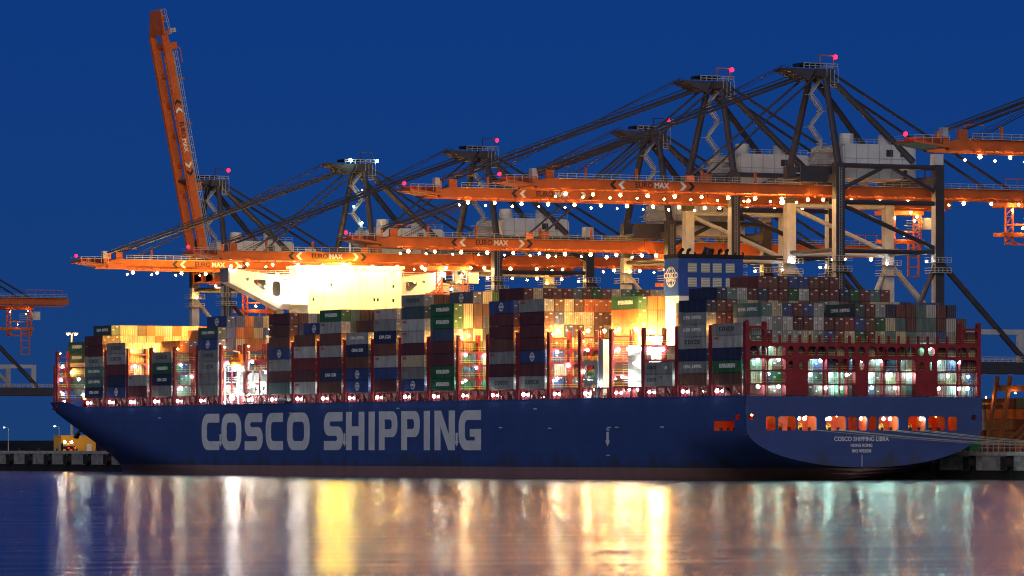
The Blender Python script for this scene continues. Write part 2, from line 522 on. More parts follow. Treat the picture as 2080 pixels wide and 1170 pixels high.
# lettering on the transom
for s, size, z in (('COSCO SHIPPING LIBRA', 1.34, 8.75), ('HONG KONG', 0.92, 7.4), ('IMO 9783538', 0.92, 6.2)):
    obj('lettering', text(s, size, on_y(-1.0, -0.48, z), 'letter_white', sx=0.93, offset=0.02), tr)
dm = MB()
for k in range(16): dm.box(-1.0, -0.8 + 0.12 * (k % 2), -0.49, -0.46, 2.9 + 0.16 * k, 2.97 + 0.16 * k)
dm.build('draught_marks', 'letter_white', tr)
# mooring deck room behind the ports
room = empty('mooring_deck', (0, 0, 0), ship)
MB().box(-28.9, 28.9, 0.0, 17, 9.7, 10.2).build('floor', 'mooring_red', room)
MB().box(-28.9, 28.9, 0.0, 17, 14.4, 14.7).build('ceiling', 'mooring_red', room)
MB().box(-20.2, 28.9, 9.5, 9.8, 10.2, 14.4).build('bulkhead', 'mooring_red', room)
MB().box(-20.5, -20.2, 9.5, 17, 10.2, 14.4).box(-28.9, -20.2, 17, 17.3, 10.2, 14.4).build('bulkhead', 'mooring_red', room)
for i, (a, b) in enumerate(PORTS):
    MB().box(b + 0.02, b + 0.18, 0.0, 3.4, 10.2, 14.4).build('frame', 'mooring_red', room)
random.seed(5)
for a, b in PORTS:
    if b - a < 2.6: continue
    for s in ((a + b) / 2 - 1.1, (a + b) / 2 + 1.0):
        m = MB().tube((s, 0.5, 10.2), (s, 0.5, 11.1), 0.32, 10).tube((s, 0.5, 11.1), (s, 0.5, 11.25), 0.42, 10).box(s - 0.5, s + 0.5, 0.2, 0.8, 10.2, 10.4)
        m.build('bollard', 'black_paint', room)
    c = (a + b) / 2
    m = MB().tube((c - 0.9, 4.2, 11.2), (c + 0.9, 4.2, 11.2), 0.6, 12).tube((c - 1.0, 4.2, 11.2), (c - 0.85, 4.2, 11.2), 0.95, 12).tube((c + 0.85, 4.2, 11.2), (c + 1.0, 4.2, 11.2), 0.95, 12).box(c - 1.3, c + 1.3, 3.6, 4.8, 10.2, 10.6)
    m.build('winch', 'yellow_building', room)
for x in (-23.2, -19.2, -10.8, -6, -3.1, 0, 6, 13, 18, 21.8):
    lamp('lamp_orange', (x, 6.2, 13.7), 0.22, room)
for x in (-15.9, -14.6, -9.2, -8.4, -0.6, 5.0, 6.6, 14.3):
    lamp('lamp_cold', (x, 0.35, 13.1), 0.34, room, 'lamp')
for y in (6.5, 11): lamp('lamp_orange', (-24.5, y - 1, 13.9), 0.25, room)
for y in (6.0, 8.5, 11.5):
    MB().tube((-28.5, y, 10.2), (-28.5, y, 11.0), 0.3, 10).tube((-28.5, y, 11.0), (-28.5, y, 11.15), 0.42, 10).build('bollard', 'black_paint', room)

# big letters on the port side
HS, VS, LH = 2.25, 3.1, 9.25
def glyph(ch, w):
    H = LH; m = H / 2; hs, vs = HS, VS
    R, r = 3.6, 1.3
    if ch == 'O': return [rpoly([(0, 0, R), (w, 0, R), (w, H, R), (0, H, R)])], [rpoly([(vs, hs, r), (w - vs, hs, r), (w - vs, H - hs, r), (vs, H - hs, r)])]
    if ch == 'C': return [rpoly([(w, H), (0, H, R), (0, 0, R), (w, 0), (w, hs), (vs, hs, r), (vs, H - hs, r), (w, H - hs)])], []
    if ch == 'S':
        b = hs / 2
        return [rpoly([(w - 0.3, H), (0, H, R * 0.8), (0, m - b, 2.6), (w - vs, m - b, 1.0), (w - vs, hs, 0.9), (0, hs), (0, 0), (w, 0, R * 0.8), (w, m + b, 2.6), (vs, m + b, 1.0), (vs, H - hs, 0.9), (w - 0.3, H - hs)])], []
    if ch == 'H': return [[(0, 0), (vs, 0), (vs, m - hs / 2), (w - vs, m - hs / 2), (w - vs, 0), (w, 0), (w, H), (w - vs, H), (w - vs, m + hs / 2), (vs, m + hs / 2), (vs, H), (0, H)]], []
    if ch == 'I': return [[(0, 0), (w, 0), (w, H), (0, H)]], []
    if ch == 'P':
        lo = 3.1
        return [rpoly([(0, 0), (vs, 0), (vs, lo), (w, lo, 2.6), (w, H, 2.6), (0, H)])], [rpoly([(vs, lo + hs * 0.85), (w - vs * 0.95, lo + hs * 0.85, 0.9), (w - vs * 0.95, H - hs * 0.85, 0.9), (vs, H - hs * 0.85)])]
    if ch == 'N':
        return [[(0, 0), (vs, 0), (vs, H * 0.60), (w - vs - 0.3, 0), (w, 0), (w, H), (w - vs, H), (w - vs, H * 0.40), (vs + 0.3, H), (0, H)]], []
    if ch == 'G':
        return [rpoly([(w, H), (0, H, R), (0, 0, R), (w, 0), (w, m + 0.3), (w * 0.5, m + 0.3), (w * 0.5, m - hs + 0.75), (w - vs, m - hs + 0.75), (w - vs, hs), (vs, hs, r), (vs, H - hs, r), (w, H - hs)])], []
for ch, a, b in (('C', 278.2, 267.4), ('O', 266.0, 254.0), ('S', 251.9, 241.2), ('C', 239.4, 229.3), ('O', 226.9, 213.9), ('S', 205.7, 195.0), ('H', 193.3, 183.2), ('I', 180.8, 177.6),
                 ('P', 175.2, 165.3), ('P', 163.2, 153.4), ('I', 151.2, 148.1), ('N', 145.6, 135.1), ('G', 133.1, 121.8)):
    o, h = glyph(ch, a - b)
    me = plate(o, h, 0.03, on_x(-HB - 0.025, a, 6.35), 'letter_white', 'hull_letter')
    obj('hull_letter', me, hl)
# tug push arrows, plimsoll and small marks
ar = [(-0.35, 0), (0, 0), (0, -1.0), (0.0, -1.0)]
def arrow(Y, Z, k=1.0, lean=0.0):
    p = [(-0.5, 3.2), (0.5, 3.2), (0.5, 1.3), (1.1, 1.3), (0, 0), (-1.1, 1.3), (-0.5, 1.3)]
    p = [(x * k - y * lean, y * k) for x, y in p]
    obj('tug_mark', plate(p, [], 0.03, on_x(-HB - 0.06, Y, Z), 'letter_white', 'tug_mark'), hl)
for Y in (266.6, 194.1, 134.1, 60.6): arrow(Y, 7.2)
for Y, Z in ((305, 14.6), (262, 14.8), (225, 15.4), (165, 16.2), (95, 15.6), (88, 11.2), (60, 11.3), (56.5, 11.3), (36, 11.3), (112, 11.4)):
    MB().box(-HB - 0.03, -HB, Y - 0.8, Y + 0.8, Z, Z + 0.22).build('small_mark', 'letter_white', hl)
obj('lettering', text('TUG', 0.8, on_x(-HB - 0.05, 60.6, 10.9), 'letter_white', thick=0.03), hl)
MB().box(-HB - 0.03, -HB + 0.02, 59.6, 61.4, 5.2, 5.35).build('small_mark', 'letter_white', hl)
for z in (DK - 0.02,):
    MB().box(-HB - 0.07, -HB + 0.25, -0.4, 352, z, z + 0.12).build('gunwale', 'hull', hl)
    MB().box(HB - 0.25, HB + 0.07, -0.4, 352, z, z + 0.12).build('gunwale', 'hull', hl)
# anchor in its pocket
an = MB()
an.box(-0.35, 0.35, -0.35, 0.35, -1.2, 2.2).prism([(-1.9, -0.3, -1.1), (1.9, -0.3, -1.1), (1.3, -0.3, 0.5), (0.4, -0.3, -0.4), (-0.4, -0.3, -0.4), (-1.3, -0.3, 0.5)], (0, 0.6, 0)).tube((0, 0, 2.2), (0, 0, 2.8), 0.5, 10)
ao = an.build('anchor', 'black_paint', ship); ao.location = (-17.2, 388, 10.6); ao.rotation_euler = (0.5, 0, 0.9)

# ---- bays, coaming, stanchions, deck lamps
FORE = [354.6, 339.6, 325.5, 309.7, 295.2, 280.6, 266.0, 251.7, 237.6, 222.9, 208.2, 193.3, 178.1, 163.2, 147.9, 132.8, 117.8, 102.7, 87.6, 73.1, 58.7, 43.7, 28.8, 14.0]
CL = 12.19
ZB = 20.25
MB().box(-26.4, -26.0, 15.5, 355, DK - 0.1, ZB - 0.1).box(26.0, 26.4, 15.5, 355, DK - 0.1, ZB - 0.1).build('hatch_coaming', 'dark_red', ship)
for i, y in enumerate(FORE):
    if i in (6,): continue
    if i < 23: MB().box(-25.9, 25.9, y - CL - 0.6, y + 0.6, ZB - 0.45, ZB - 0.02).build('hatch_cover', 'dark_red', ship)
    st = MB()
    for d in (0.6, 4.2, 8.2, 11.8):
        st.box(-29.0, -28.55, y - d - 0.25, y - d + 0.25, DK - 0.1, ZB - 0.3)
        st.beam((-28.8, y - d, ZB - 0.5), (-27.4, y - d, DK + 0.2), 0.25, 0.3)
    st.box(-29.1, -28.3, y - CL, y, ZB - 0.3, ZB - 0.02)
    st.build('stack_support', 'red_steel', ship)
    rl = MB()
    for z in (0.55, 1.05): rl.beam((-29.15, y - CL - 1.2, DK + z), (-29.15, y + 1.2, DK + z), 0.05, 0.05)
    rl.build('deck_rail', 'red_steel', ship)
    random.seed(100 + i)
    lamp('lamp_deck', (-29.4, y - 2.2, DK + 1.15), 0.36, ship, 'deck_lamp')
    lamp('lamp_cold_dim', (-29.25, y - 4.0, DK + 1.1), 0.22, ship, 'deck_lamp')
    MB().box(-29.3, -28.9, y - 2.7, y - 1.7, DK + 1.45, DK + 1.6).beam((-29.1, y - 2.2, DK + 1.5), (-28.8, y - 2.2, ZB - 0.3), 0.1, 0.1).build('lamp_bracket', 'red_steel', ship)
    for k in range(2):
        yy = y - random.uniform(5, 12)
        lamp('lamp_street', (-27.2, yy, DK + random.uniform(0.4, 1.2)), 0.16, ship, 'deck_lamp')
    for k in range(4):
        yy = y - 1.0 - 2.9 * k + random.uniform(-0.6, 0.6); h = random.uniform(0.5, 1.5)
        MB().box(-28.2, -27.4, yy - 0.3, yy + 0.3, DK - 0.1, DK + h).tube((-27.8, yy, DK + h), (-27.8, yy, DK + h + 0.25), 0.2, 8).build('vent_post', 'red_steel', ship)

# ---- lashing bridges
PX = [-28.75 + 5.1 * j for j in range(12)] + [28.75]
post_cache = {}
def lashing_bridge(yc, lamps=(), tower=33.2, top=29.3, warm=True, half=29.0, xs=None):
    r = empty('lashing_bridge', (0, yc, DK), ship)
    xs = xs or [x for x in PX if abs(x) <= half]
    for j, x in enumerate(xs):
        h = (tower if j in (0, 1, len(xs) - 2, len(xs) - 1) else top + 1.3) - DK
        k = round(h, 2)
        if k not in post_cache:
            post_cache[k] = MB().box(-0.34, 0.34, -0.6, -0.2, 0, h).box(-0.34, 0.34, 0.2, 0.6, 0, h).box(-0.14, 0.14, -0.2, 0.2, 0, h - 0.3).mesh('post', 'red_steel')
        obj('post', post_cache[k], r, (x, 0, -0.1))
    a, b = xs[0], xs[-1]
    for z in (ZB - 0.1, 23.2, 26.2, top):
        m = MB().box(a, b, -0.62, 0.62, z - DK - 0.38, z - DK)
        for x in xs:
            for s in (-1, 1):
                if (x <= a and s < 0) or (x >= b and s > 0): continue
                m.prism([(x + s * 0.28, -0.5, z - DK - 0.38), (x + s * 1.1, -0.5, z - DK - 0.38), (x + s * 0.28, -0.5, z - DK - 1.2)], (0, 0.15, 0))
        m.build('walkway', 'red_steel', r)
        rl = MB()
        for d in (0.55, 1.05):
            rl.beam((a, -0.66, z - DK + d), (b, -0.66, z - DK + d), 0.06, 0.06)
        for k in range(int((b - a) / 2.55) + 1):
            rl.beam((a + 2.55 * k, -0.66, z - DK), (a + 2.55 * k, -0.66, z - DK + 1.1), 0.05, 0.05)
        rl.build('railing', 'yellow_rail', r)
    for (i0, i1) in ((0, 1), (-2, -1)):
        m = MB().box(xs[i0], xs[i1], -0.5, 0.5, tower - DK - 1.9, tower - DK - 1.55)
        m.build('tower_beam', 'red_steel', r)
    if warm:
        lamp('lamp_sodium', (xs[0] + 1.0, 0.35, tower - DK - 0.7), 0.2, r)
    lamp('lamp_white', (xs[0] + 1.0, 0.0, 22.1 - DK), 0.2, r)
    for x, z, kind in lamps:
        lamp(kind, (x, -0.75, z - DK), 0.33, r)
    return r
W, K, S_ = 'lamp_white', 'lamp_cold', 'lamp_sodium'
def rowlamps(seed, n, kinds=(K,)):
    random.seed(seed); out = []
    for k in range(n):
        out.append((random.uniform(-28, -10), random.choice((22.4, 25.4, 28.5)), random.choice(kinds)))
    return out
LB = {
    1: [(-27.2, 28.5, W), (-22.6, 28.5, W), (-17, 28.6, W)],
    2: [(-25, 22.6, W)],
    3: [(-27.4, 28.4, K), (-27.4, 22.4, K), (-21.5, 22.4, W), (-24.3, 25.4, K)],
    4: [(-27, 28.4, W), (-27, 25.4, W), (-22, 22.4, K)],
    5: [(-27, 28.4, W), (-27, 22.3, K), (-21, 25.4, W)],
    6: [(-27.2, 28.6, W), (-20.2, 28.6, W), (-20.2, 26.0, W), (-24, 25.4, W), (-22, 22.5, W), (-27, 22.5, W), (-18.5, 22.5, W)],
    14: [(-27.3, 28.5, W), (-21.5, 28.5, W), (-24.5, 25.5, K), (-27.3, 22.5, K), (-21.3, 22.6, K)],
    15: [],
    17: [(-27.2, 28.5, W), (-24.4, 25.5, W), (-27.2, 22.5, K), (-20.8, 22.5, K)],
    18: [(-27.4, 28.6, W), (-22.6, 28.3, W)],
    19: [(-27.4, 28.6, W), (-22.2, 28.6, W), (-24.0, 25.6, W), (-23.4, 22.3, W), (-26.5, 22.5, W)],
    20: [(-27.6, 28.4, W), (-24.4, 28.4, W)],
}
for i in range(23):
    if i == 5: yc = 266.0 + 1.3
    else: yc = FORE[i] - CL - (FORE[i] - CL - FORE[i + 1]) / 2
    b_ = lashing_bridge(yc, LB.get(i, ()))
    if i == 2:  # added lamps and posts, out of sight, to light the forward container ends
        for x in (-14, -8, -2):
            MB().tube((x, 0.3, 30.0 - DK), (x, 0.3, 36.6 - DK), 0.12, 6).build('unseen_fill_post', 'red_steel', b_)
            lamp('lamp_added_fill', (x, 0.8, 36.2 - DK), 0.5, b_, 'floodlight')
        lamp('lamp_added_fill', (-23, 0.8, 31.8 - DK), 0.3, b_, 'floodlight')
    if i in (14, 17):
        lamp('lamp_sodium_big', (-26.3, -0.3, 33.0 - DK), 0.24, b_, 'floodlight'); lamp('lamp_sodium', (-20.5, -0.5, 30.9 - DK), 0.3, b_, 'floodlight')
    if i in (15, 18, 19):
        for x in (-26.4, -22.3): lamp('lamp_sodium_big', (x, 0.9, 33.0 - DK), 0.36, b_, 'floodlight')
lashing_bridge(FORE[0] + 1.5, [(-26.2, 28.4, W), (-20.5, 25.3, K), (-26.2, 22.6, W)], tower=33.4, half=27)
lashing_bridge(FORE[0] + 22.4, [(-26.6, 29.0, W), (-26.9, 25.3, W), (-21.8, 25.6, K), (-26.6, 21.6, K), (-20.5, 21.4, W)], tower=33.3, top=29.0, xs=[-27.8, -24.6, -18.2, -13, -8, 0, 8, 13, 18.2, 24.6, 27.8])
lashing_bridge(FORE[0] + 33.0, [(-21.4, 19.8, W), (-18.9, 19.8, W), (-15.5, 20.4, 'lamp_orange'), (-19.6, 27.6, S_)], tower=29.8, top=26.0, xs=[-24.0, -21.2, -16, -8, 0, 8, 16, 21.2, 24.0])
MB().box(-22.5, 22.5, 389.5, 390.0, DK, 24.2).build('breakwater', 'red_steel', ship)
MB().box(-21.5, -16.5, 386, 389.3, DK, 22.5).build('deck_locker', 'funnel_blue', ship)

# ---- stern frame
sf = empty('stern_frame', (0, 0, DK), ship)
def sfplate():
    top = 29.15
    out = [(-29.2, DK + 0.15), (-29.2, 33.9), (-28.5, 33.9), (-28.5, 32.6), (-24.6, 32.6), (-24.6, 33.4), (-24.1, 33.4), (-24.1, top), (24.1, top), (24.1, 33.4), (24.6, 33.4), (24.6, 32.6), (28.5, 32.6), (28.5, 33.9), (29.2, 33.9), (29.2, DK + 0.15)]
    holes = []
    for s in (-1, 1):
        a, b = sorted((s * 24.7, s * 28.4)); holes.append(rrect(a, 29.4, b, 32.1, 0.9))
    segs = [(-28.4, -19.4), (-14.2, -2.2), (0.7, 12.8), (18.0, 28.4)]
    rows = [(26.4, 28.4, 1), (23.35, 25.75, 1), (20.55, 23.0, 0), (DK + 0.3, 20.2, 0)]
    for z0, z1, rd in rows:
        for a, b in segs:
            n = max(1, round((b - a) / (2.45 if z0 > 26 else 4.2)))
            w = (b - a) / n
            for k in range(n):
                x0, x1 = a + k * w + 0.16, a + (k + 1) * w - 0.16
                holes.append(rpoly([(x0, z0), (x1, z0), (x1, z1, 0.75 if rd else 0.25), (x0, z1, 0.75 if rd else 0.25)], 3))
    for x in (-18.2, -15.6, -0.75, 14.2, 16.7):
        holes.append(ell(x, 27.5, 0.85, 0.9))
        holes.append(ell(x, 24.4, 0.62, 0.95, 10))
    return plate(out, holes, 0.3, on_y(0, -0.05, -DK), 'red_steel', 'frame_plate')
obj('frame_plate', sfplate(), sf)
for x in [-28.85, -24.35, -19.3, -14.3, -9, -4, -2.1, 0.6, 5, 9, 12.9, 17.9, 24.35, 28.85]:
    MB().box(x - 0.15, x + 0.15, 0.12, 1.35, 0.1, 33.6 - DK if abs(x) > 24 else 29.1 - DK).build('web', 'red_steel', sf)
for z in (20.35, 23.2, 26.1, 29.0):
    MB().box(-28.7, 28.7, 0.11, 1.3, z - DK - 0.1, z - DK).build('walkway', 'red_steel', sf)
    rl = MB()
    for d in (0.55, 1.05): rl.beam((-28.5, 0.2, z - DK + d), (28.5, 0.2, z - DK + d), 0.07, 0.07)
    rl.build('railing', 'yellow_rail', sf)
for k in range(20):
    x = -23.3 + k * 2.45
    MB().box(x - 0.22, x + 0.22, -0.2, 0.2, 29.14 - DK, 30.8 - DK).build('cell_guide', 'red_steel', sf)
def su(u, v):    # photo reading -> position on the stern frame
    return (-29.3 + (u - 1515) * 0.12235, 0.5, 17.84 + (805 - v) * 0.1045 - DK)
for u, v in ((1564, 704), (1543, 731), (1584, 731), (1522, 760), (1564, 760), (1522, 786), (1543, 786), (1584, 786), (1668, 732), (1648, 761), (1689, 761), (1722, 761), (1678, 788), (1709, 788),
             (1751, 732), (1789, 732), (1829, 732), (1771, 761), (1810, 761), (1850, 761), (1772, 787), (1819, 787), (1890, 706), (1910, 733), (1949, 733), (1928, 762), (1970, 763), (1909, 788), (1949, 788), (1969, 788)):
    lamp('lamp_cold', su(u, v), 0.36, sf)

# ---- accommodation block and navigation bridge
br = empty('navigation_bridge', (0, 254.5, DK), ship)
YB = 254.5
def L(x, y, z): return (x, y - YB, z - DK)
MB().box(-10.5, 16.0, 0, 11, 12.0, 52.6 - DK).build('block', 'white_paint', br)
MB().box(-15.3, 16.0, 0.6, 11.5, 0, 12.0).build('lower_house', 'white_paint', br)
MB().box(-11.2, 16.6, -0.6, 11.6, 52.6 - DK, 53.3 - DK).build('wheelhouse_roof', 'white_paint', br)
for s in (-1, 1):
    tipx, root = (-30.0, -10.4) if s < 0 else (30.0, 15.9)
    if s < 0:
        out = [(-30.0, 49.2), (-15.3, 42.4), (-10.4, 42.0), (-10.4, 50.6), (-15.3, 50.6), (-29.0, 52.2), (-30.0, 52.2)]
        holes = [ell(-24.9, 49.7, 0.45, 0.45), rpoly([(-23.0, 49.6, 0.3), (-19.8, 49.6, 0.4), (-19.8, 46.9, 0.4), (-21.2, 47.2, 0.6), (-23.2, 48.9, 0.3)]), rrect(-17.9, 45.4, -15.7, 49.2, 0.9)]
    else:
        out = [(30.0, 49.2), (18.5, 42.4), (15.9, 42.0), (15.9, 50.6), (18.3, 50.6), (29.0, 52.2), (30.0, 52.2)]
        holes = [ell(25.0, 49.7, 0.45, 0.45), rpoly([(23.0, 49.6, 0.3), (19.9, 49.6, 0.4), (19.9, 47.0, 0.4), (21.2, 47.2, 0.6), (23.2, 48.9, 0.3)]), rrect(16.6, 46.2, 18.6, 49.4, 0.8)]
    for dy in (5.5, 10.2):
        obj('wing_plate', plate(out, holes, 0.25, on_y(0, dy, -DK), 'white_paint', 'wing_plate'), br)
    m = MB()
    xa, xb = sorted((tipx, root))
    m.box(xa, xb, 5.5, 10.2, 49.9 - DK, 50.15 - DK)
    m.prism([(tipx, 5.4, 49.1 - DK), ((-15.3 if s < 0 else 18.5), 5.4, 42.3 - DK), ((-15.3 if s < 0 else 18.5), 5.4, 42.0 - DK), (tipx, 5.4, 48.8 - DK)], (0, 4.9, 0))
    m.build('wing_deck', 'white_paint', br)
    MB().box(tipx - 0.2, tipx + 0.2, 5.3, 10.4, 48.8 - DK, 52.4 - DK).build('wing_end', 'grey_paint', br)
    rl = MB()
    for d in (51.0, 51.5, 52.0): rl.beam(L(xa + 1, 260.1, d), L(xb, 260.1, d), 0.08, 0.08)
    for k in range(8): rl.beam(L(xa + 1 + k * 2.4, 260.1, 50.2), L(xa + 1 + k * 2.4, 260.1, 52.0), 0.08, 0.08)
    rl.build('railing', 'white_paint', br)
# outside decks and stairs at the port corner
for z in (43.2, 46.4, 49.6):
    MB().box(-15.3, -10.5, 0.2, 5, z - DK, z - DK + 0.2).build('side_deck', 'white_paint', br)
    rl = MB()
    for d in (0.6, 1.1): rl.beam(L(-15.2, 254.8, z + d), L(-10.6, 254.8, z + d), 0.08, 0.08).beam(L(-15.2, 254.8, z + d), L(-15.2, 259.3, z + d), 0.08, 0.08)
    rl.build('railing', 'white_paint', br)
    lamp('lamp_stair', L(-12.8, 255.6, z + 2.3), 0.4, br)
for x, z in ((-9, 44.2), (8.2, 44.3), (9.2, 44.3), (13.6, 44.2), (13.6, 47.8), (-4, 48)):
    MB().box(x - 0.25, x + 0.25, -0.06, 0.1, z - DK, z - DK + 0.8).build('porthole', 'glass_dark', br)
for k in range(0):
    MB().box(-10 + k * 2.1, -8.4 + k * 2.1, -0.05, 0.05, 50.6 - DK, 51.7 - DK).build('window', 'glass_dark', br)
for x in (-6.2, 1.4, 6.0, 11.2):
    MB().tube(L(x, 254.35, 42), L(x, 254.35, 52.4), 0.09, 6).build('wall_pipe', 'white_paint', br)
ld = MB().beam(L(4.0, 254.2, 42), L(4.0, 254.2, 52.6), 0.08, 0.08).beam(L(4.6, 254.2, 42), L(4.6, 254.2, 52.6), 0.08, 0.08)
for k in range(26): ld.beam(L(4.0, 254.2, 42.2 + 0.4 * k), L(4.6, 254.2, 42.2 + 0.4 * k), 0.06, 0.06)
ld.build('ladder', 'white_paint', br)
for z in (45.4, 48.8): MB().box(-10.6, 16.1, -0.12, 0, z - DK, z - DK + 0.12).build('wall_band', 'white_paint', br)
# floodlights on outriggers at the roof edge, washing the aft wall
for x, z, rr in ((-7.6, 52.2, 0.62), (-3.0, 53.4, 0.72), (2.5, 51.6, 0.2), (7.5, 51.6, 0.26), (12.6, 51.6, 0.3)):
    MB().beam(L(x, 254.3, z + 0.2), L(x, 248.6, z + 0.2), 0.15, 0.15).build('outrigger', 'white_paint', br)
    MB().box(x - 1.0, x + 1.0, 248.0 - YB, 250.4 - YB, z - DK + 0.25, z - DK + 0.4).build('floodlight_hood', 'grey_paint', br)
    lamp('lamp_bridge' if x < 0 else 'lamp_sodium_big', L(x, 249.2, z - 0.3), rr, br, 'floodlight')
lamp('lamp_stair', L(30.6, 259.5, 51.6), 0.55, br, 'floodlight')
lamp('lamp_white', L(-29.6, 259.5, 52.9), 0.28, br, 'lamp')
MB().tube(L(3, 258, 53.3), L(3, 258, 62), 0.35, 8, 0.2).beam(L(0, 258, 58), L(6, 258, 58), 0.2, 0.2).beam(L(1, 258, 60.4), L(5, 258, 60.4), 0.2, 0.4).build('radar_mast', 'white_paint', br)
# unseen floodlights added on the front of the bridge to light the bays ahead
for x in (-20, -8, 6):
    MB().box(x - 0.5, x + 0.5, 11.4, 11.9, 50.4 - DK, 51.2 - DK).build('floodlight_hood', 'grey_paint', br)
    lamp('lamp_added_fill', L(x, 266.9, 49.8), 0.3, br, 'floodlight')

# deckhouse beside the bridge: white side house, lifeboat, provision crane, gangway
dh = empty('side_house', (-20, 250, DK), ship)
MB().box(-5.2, 4, -9.4, 16, 0, 8.5).build('house', 'white_paint', dh)
for z in (2.9, 5.8, 8.6):
    g_ = MB().box(-8.4, -5.2, -9.6, 16.2, z - 0.12, z)
    for d in (0.55, 1.1): g_.beam((-8.3, -9.6, z + d), (-8.3, 16.2, z + d), 0.08, 0.08)
    for k in range(14): g_.beam((-8.3, -9.5 + 1.95 * k, z), (-8.3, -9.5 + 1.95 * k, z + 1.1), 0.07, 0.07)
    g_.build('gallery', 'white_paint', dh)
for k in range(7):
    MB().box(-8.5, -8.15, -9.3 + 4.2 * k, -8.95 + 4.2 * k, 0, 8.5).build('pillar', 'red_steel' if k % 2 else 'white_paint', dh)
for x, y, z in ((-7.6, 9, 8.0), (-7.6, 2, 5.3), (-7.6, -4, 5.3), (-7.6, -4, 2.3), (-7.6, 3, 2.3), (-7.6, 10, 2.3), (-7.6, -7, 8.0)):
    lamp('lamp_white', (x, y, z), 0.3, dh)
for k in range(5):
    MB().box(-5.28, -5.18, -8 + 4.6 * k, -7.0 + 4.6 * k, 0.4, 2.4).build('door', 'grey_paint', dh)
    MB().box(-5.28, -5.18, -5.6 + 4.6 * k, -4.8 + 4.6 * k, 3.6, 4.6).build('window', 'glass_dark', dh)
lb = empty('lifeboat', (-28.2, 258.5, 28.6), ship)
m = MB().sphere((0, 0, 0), 1.9, 12, 8); m.v = [(x, y * 2.2, z * (0.85 if z < 0 else 0.7)) for x, y, z in m.v]
m.build('boat_hull', 'lifeboat_orange', lb)
MB().box(-0.8, 0.8, -2.2, 1.2, 1.0, 2.0).build('canopy', 'lifeboat_orange', lb)
MB().beam((1.5, -3, -3), (1.8, -3, 2.6), 0.35, 0.35).beam((1.8, -3, 2.6), (0, -3, 2.9), 0.3, 0.3).beam((1.5, 3, -3), (1.8, 3, 2.6), 0.35, 0.35).beam((1.8, 3, 2.6), (0, 3, 2.9), 0.3, 0.3).build('davit', 'white_paint', lb)
lamp('lamp_stair', (-29.6, 257.3, 27.0), 0.62, ship, 'floodlight')
lamp('lamp_stair', (-29.8, 258.6, 19.6), 0.6, ship, 'floodlight')
pc = empty('provision_crane', (-25, 245.5, 26.5), ship)
MB().tube((0, 0, 0), (0, 0, 7), 0.7, 10).build('post', 'white_paint', pc)
MB().box(-1.0, 1.0, -1.2, 1.0, 6.5, 8.6).build('cab', 'white_paint', pc)
MB().beam((0, 0, 8.0), (0, -9, 7.4), 0.9, 1.0).beam((0, 1, 9.4), (0, -5, 8.0), 0.15, 0.15).build('jib', 'white_paint', pc)
lamp('lamp_sodium_big', (-1.3, -2, 10.2), 0.3, pc)
gw = empty('gangway', (-29.7, 262, DK + 0.5), ship)
MB().beam((0, 0, 0), (0, -30, 0), 0.7, 0.15).beam((-0.3, 0, 0.6), (-0.3, -30, 0.6), 0.08, 0.08).beam((-0.3, 0, 1.0), (-0.3, -30, 1.0), 0.08, 0.08).build('ladder', 'galvanised', gw)
rl = MB()
for k in range(21): rl.beam((-0.3, -1.5 * k, 0), (-0.3, -1.5 * k, 1), 0.06, 0.06)
rl.build('railing', 'galvanised', gw)
MB().tube((0, -30.5, 0.4), (0, -37, 0.4), 0.45, 10).build('davit_roller', 'grey_paint', gw)

# ---- funnel and engine casing
fn = empty('funnel', (-8.3, 55, DK), ship)
def F(x, y, z): return (x + 8.3, y - 55, z - DK)
def fbox(name, m_, x0, x1, y0, y1, z0, z1, par=None):
    return MB().box(x0 + 8.3, x1 + 8.3, y0 - 55, y1 - 55, z0 - DK, z1 - DK).build(name, m_, par or fn)
fbox('stack', 'funnel_blue', -16.5, -0.1, 51.6, 58.0, 40.4, 48.7)
fbox('top_band', 'black_paint', -16.6, 0.0, 51.5, 58.1, 48.7, 49.6)
fbox('casing', 'white_paint', -16.3, -0.3, 51.8, 57.8, 18, 40.4)
fbox('engine_house', 'white_paint', -26.2, -16.3, 46.5, 57, 18, 29.4)
for x0, x1, m_ in ((-26.9, -25.9, 'white_paint'),):
    for z in (21.2, 24.2, 27.2):
        rl = MB()
        for d in (0.5, 1.0): rl.beam(F(-27, 45.8, z + d), F(-27, 58, z + d), 0.07, 0.07)
        rl.beam(F(-26.6, 45.8, z), F(-26.6, 58, z), 1.0, 0.12)
        rl.build('gallery', 'white_paint', fn)
for ux in (-14.2, -10.85, -7.9, -4.6):
    for z0 in (42.4, 45.6):
        lo = empty('louvre', F(ux, 51.5, z0), fn)
        MB().box(0, 2.25, 0.0, 0.06, 0, 2.1).build('light_panel', 'louvre_light', lo)
        m = MB()
        for k in range(6): m.prism([(0.05, -0.28, 0.02 + 0.36 * k), (0.05, -0.02, 0.16 + 0.36 * k), (0.05, -0.02, 0.30 + 0.36 * k), (0.05, -0.28, 0.16 + 0.36 * k)], (2.15, 0, 0))
        m.build('blades', 'grey_paint', lo)
        MB().box(-0.1, 0, -0.08, 0.06, -0.1, 2.2).box(2.25, 2.35, -0.08, 0.06, -0.1, 2.2).box(0, 2.25, -0.08, 0.06, 2.1, 2.2).box(0, 2.25, -0.08, 0.06, -0.1, 0).build('rim', 'funnel_blue', lo)
MB().tube(F(-7.2, 55, 49.6), F(-7.0, 54.6, 51.2), 1.3, 14, 1.2).build('exhaust_pipe', 'black_paint', fn)
